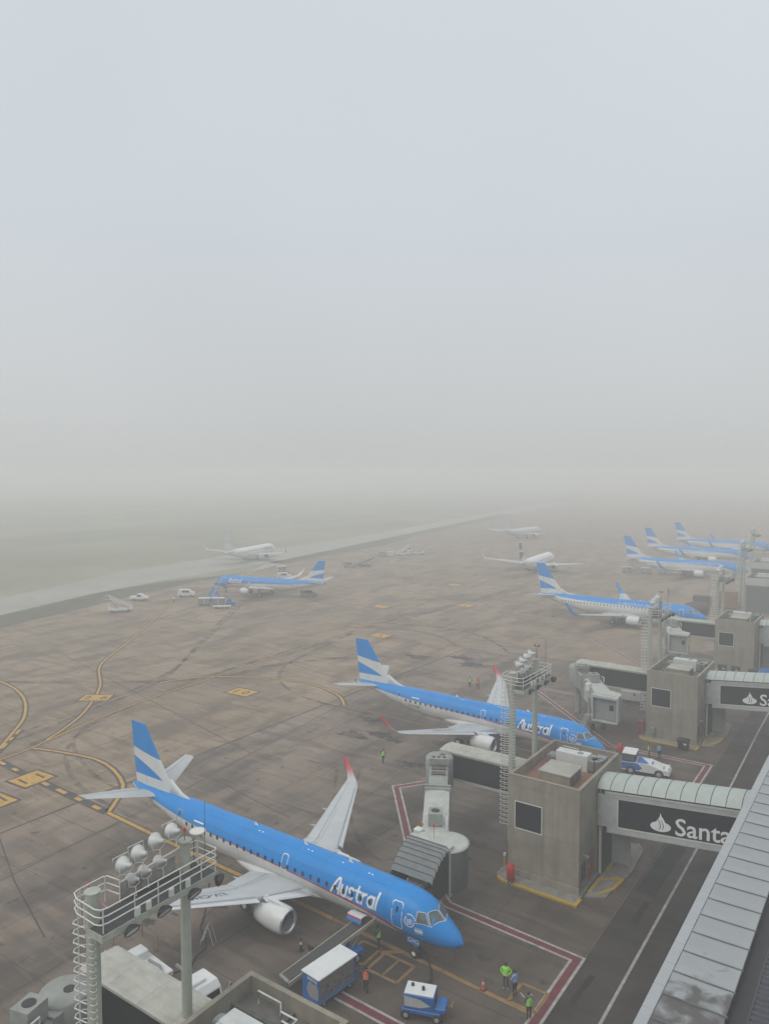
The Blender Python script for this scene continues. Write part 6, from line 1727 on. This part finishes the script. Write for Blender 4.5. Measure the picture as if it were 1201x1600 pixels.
# ------------------------------------------------------------------ people
def body_mesh(pose):
    """one continuous skin; joints as (name, parent, position, radius)"""
    J = [('pelvis', None, (0, 0, .95), (.155, .12)), ('belly', 'pelvis', (0, 0, 1.08), (.15, .115)), ('chest', 'belly', (pose.get('lean', .0), 0, 1.28), (.165, .12)), ('collar', 'chest', (pose.get('lean', .0), 0, 1.43), (.12, .09)),
         ('neck', 'collar', (pose.get('lean', .0) + .01, 0, 1.52), (.058, .058)), ('skull', 'neck', (pose.get('lean', .0) + pose.get('nod', .02), 0, 1.62), (.085, .09)), ('crown', 'skull', (pose.get('lean', .0) + pose.get('nod', .02), 0, 1.715), (.078, .088)),
         ('nose', 'skull', (pose.get('lean', .0) + pose.get('nod', .02) + .115, 0, 1.625), (.014, .014))]
    for s, sd in (('l', 1), ('r', -1)):
        J += [('hip' + s, 'pelvis', (0, .095 * sd, .90), (.10, .10)), ('knee' + s, 'hip' + s, (.02 + pose.get('step' + s, 0) * .6, .11 * sd, .50), (.066, .066)), ('ankle' + s, 'knee' + s, (-.02 + pose.get('step' + s, 0), .12 * sd, .10), (.046, .046)),
              ('heel' + s, 'ankle' + s, (-.03 + pose.get('step' + s, 0), .12 * sd, .05), (.045, .045)), ('toe' + s, 'heel' + s, (.15 + pose.get('step' + s, 0), .14 * sd, .04), (.042, .035))]
        sh = (pose.get('lean', 0.0), .19 * sd, 1.41); el, wr = pose['arm' + s]
        J += [('shoulder' + s, 'collar', sh, (.068, .068)), ('elbow' + s, 'shoulder' + s, el, (.046, .046)), ('wrist' + s, 'elbow' + s, wr, (.03, .03))]
        d = (Vector(wr) - Vector(el)).normalized(); side = d.cross(Vector((1, 0, .3))).normalized(); pl = Vector(wr) + d * .07
        J += [('palm' + s, 'wrist' + s, tuple(pl), (.036, .022))]
        for k, (o, ln) in enumerate(((-.028, .070), (-.010, .082), (.010, .078), (.028, .062))):
            b = pl + side * o + d * .03; mid = b + d * ln * .5; tip = mid + (d * .8 + Vector((.5, 0, -.2)).normalized() * .5) * ln * .5
            J += [('f%d%s' % (k, s), 'palm' + s, tuple(mid), (.0095, .0095)), ('t%d%s' % (k, s), 'f%d%s' % (k, s), tuple(tip), (.008, .008))]
        th = Vector(wr) + d * .03 + Vector((.045, 0, 0)); J += [('th' + s, 'wrist' + s, tuple(th), (.011, .011)), ('tt' + s, 'th' + s, tuple(th + d * .045 + Vector((.01, 0, 0))), (.009, .009))]
    idx = {j[0]: i for i, j in enumerate(J)}
    me = bpy.data.meshes.new('person_skin')
    me.from_pydata([j[2] for j in J], [(idx[j[1]], i) for i, j in enumerate(J) if j[1]], [])
    ob = bpy.data.objects.new('person_skin', me); COL.objects.link(ob)
    bm = bmesh.new(); bm.from_mesh(me); ly = bm.verts.layers.skin.verify()
    bm.verts.ensure_lookup_table()
    for i, j in enumerate(J): bm.verts[i][ly].radius = j[3]; bm.verts[i][ly].use_root = (i == 0)
    bm.to_mesh(me); bm.free()
    md = ob.modifiers.new('skin', 'SKIN'); md.use_smooth_shade = True
    sb = ob.modifiers.new('sub', 'SUBSURF'); sb.levels = 1; sb.render_levels = 1
    dg = bpy.context.evaluated_depsgraph_get()
    out = bpy.data.meshes.new_from_object(ob.evaluated_get(dg))
    bpy.data.objects.remove(ob)
    return out
POSES = {
    'stand': dict(arml=((.02, .27, 1.13), (.12, .25, .90)), armr=((.02, -.27, 1.13), (.12, -.25, .90)), stepr=.06),
    'clasp': dict(arml=((.06, .28, 1.14), (.26, .10, 1.02)), armr=((.06, -.28, 1.14), (.26, -.08, 1.04)), nod=.05),
    'reach': dict(arml=((.12, .42, 1.30), (.22, .66, 1.34)), armr=((.02, -.27, 1.14), (.14, -.24, .92)), stepl=.12, stepr=-.1),
    'phone': dict(arml=((.14, .24, 1.16), (.26, .10, 1.40)), armr=((.03, -.27, 1.13), (.14, -.24, .90)), nod=.06),
    'hips': dict(arml=((-.06, .36, 1.18), (.06, .20, 1.00)), armr=((-.06, -.36, 1.18), (.06, -.20, 1.00)), nod=.04),
    'walk': dict(arml=((.12, .26, 1.14), (.30, .24, 1.0)), armr=((-.12, -.26, 1.14), (-.14, -.25, .90)), stepl=-.22, stepr=.24)}
BODY = {}
def person(label, p, rz, pose, top, vest=None, trousers=TROU, cap=HAIR, h=1.0, shoes=BLACK):
    t = thing('person', label, 'person', (*p, 0), rz, None)
    t.scale = (h, h, h)
    base = BODY.get(pose)
    if base is None: base = BODY[pose] = body_mesh(POSES[pose])
    me = base.copy(); me.materials.clear()
    for m in (SKIN, top, trousers, shoes): me.materials.append(m)
    lean = POSES[pose].get('lean', 0)
    hands = [Vector(POSES[pose]['arm' + s][1]) for s in 'lr']
    for f in me.polygons:
        c = f.center; mi = 1
        if c.z < .09: mi = 3
        elif c.z < .99 and abs(c.y) < .20 and not any((c - w).length < .16 for w in hands): mi = 2
        elif c.z > 1.50: mi = 0
        if any((c - w).length < .17 and (c - w).dot(w - Vector((0, 0, 1.41))) > 0 for w in hands): mi = 0
        f.material_index = mi
    link('body', me, t)
    n = POSES[pose].get('nod', .02)
    m = MB().lathe_z((n - .012, 0, 1.625), [(0, .097), (.05, .108), (.10, .098), (.135, .06), (.145, .02)], 14); m.build('hair', cap, t)
    m = MB()
    for s in (-1, 1): m.lathe_z((n + .085, .034 * s, 1.64), [(-.008, .004), (0, .009), (.008, .004)], 6)
    m.box(n + .082, n + .094, -.022, .022, 1.575, 1.583)
    m.build('face', HAIR, t)
    if vest:
        rings = []
        for z, a, b in ((.93, .19, .155), (1.05, .182, .148), (1.2, .19, .152), (1.34, .205, .15), (1.43, .165, .115), (1.475, .10, .085)):
            rings.append([(b * math.cos(q), a * math.sin(q), z) for q in (2 * math.pi * k / 18 for k in range(18))])
        v = MB().loft(rings, (False, False)).build('vest', vest, t)
        m = MB()
        for z, a, b in ((1.03, .187, .153), (1.18, .194, .156)):
            m.loft([[(b * math.cos(q), a * math.sin(q), zz) for q in (2 * math.pi * k / 18 for k in range(18))] for zz in (z, z + .045)], (False, False))
        m.build('reflective_band', REFL, v)
    return t
person('worker in green vest and dark trousers holding something up below the nearest fuselage', (-30.8, 43.6), R(-160), 'phone', JACKET, VESTG)
person('worker in orange vest stretching an arm to the white roofed baggage cart', (-28.85, 39.35), R(110), 'reach', JACKET, VESTO)
person('worker in green jacket and grey trousers facing the man in blue shirt', (-21.35, 45.0), R(-75), 'hips', VESTG, VESTG, JACKET, HAIR, 1.04, SHOE)
person('man in pale blue shirt and dark trousers beside the worker in green jacket', (-20.55, 44.7), R(160), 'clasp', SHIRTB)
person('worker in green vest standing on the red line at the bottom of the picture', (-18.9, 43.25), R(150), 'clasp', JACKET, VESTG)
person('worker in green vest walking alone on the open apron left of the docked bridge', (-50.7, 72.7), R(150), 'walk', JACKET, VESTG)
person('worker in green vest beside the worker in orange under the second far wing', (-57.4, 106.7), R(-60), 'hips', JACKET, VESTG)
person('worker in orange vest beside the worker in green under the second far wing', (-55.9, 106.6), R(-90), 'walk', JACKET, VESTO)
person('worker in dull green vest standing before the tow tractor', (-25.2, 92.6), R(20), 'stand', JACKET, VESTG, JACKET)
person('man in bright blue shirt standing beside the worker before the tow tractor', (-24.1, 93.0), R(-120), 'clasp', SHIRTB)
person('lone far figure in white top walking on the yellow line near the white van', (-159.6, 131.8), R(-40), 'walk', LETTER)
person('lone dark figure on the hazy apron between the third and the fogged airliner', (-55.2, 219.6), R(-60), 'stand', JACKET)
person('worker in yellow green vest mostly hidden behind the near footbridge roof', (-20.6, 83.4), R(40), 'stand', JACKET, VESTG)

# ------------------------------------------------------------------ the fog itself
hz = MB().box(-2650, 1550, -750, 3300, -1.2, 40.0)
HAZE = bpy.data.materials.new('fog')
HAZE.use_nodes = True
n_ = HAZE.node_tree; n_.nodes.clear()
o_ = n_.nodes.new('ShaderNodeOutputMaterial'); v_ = n_.nodes.new('ShaderNodeVolumePrincipled')
v_.inputs['Color'].default_value = (0.97, 0.97, 0.96, 1)
v_.inputs['Density'].default_value = 0.0022
v_.inputs['Density Attribute'].default_value = ''
v_.inputs['Anisotropy'].default_value = 0.0
n_.links.new(v_.outputs[0], o_.inputs['Volume'])
haze = hz.build('haze', HAZE)
haze['kind'] = 'stuff'
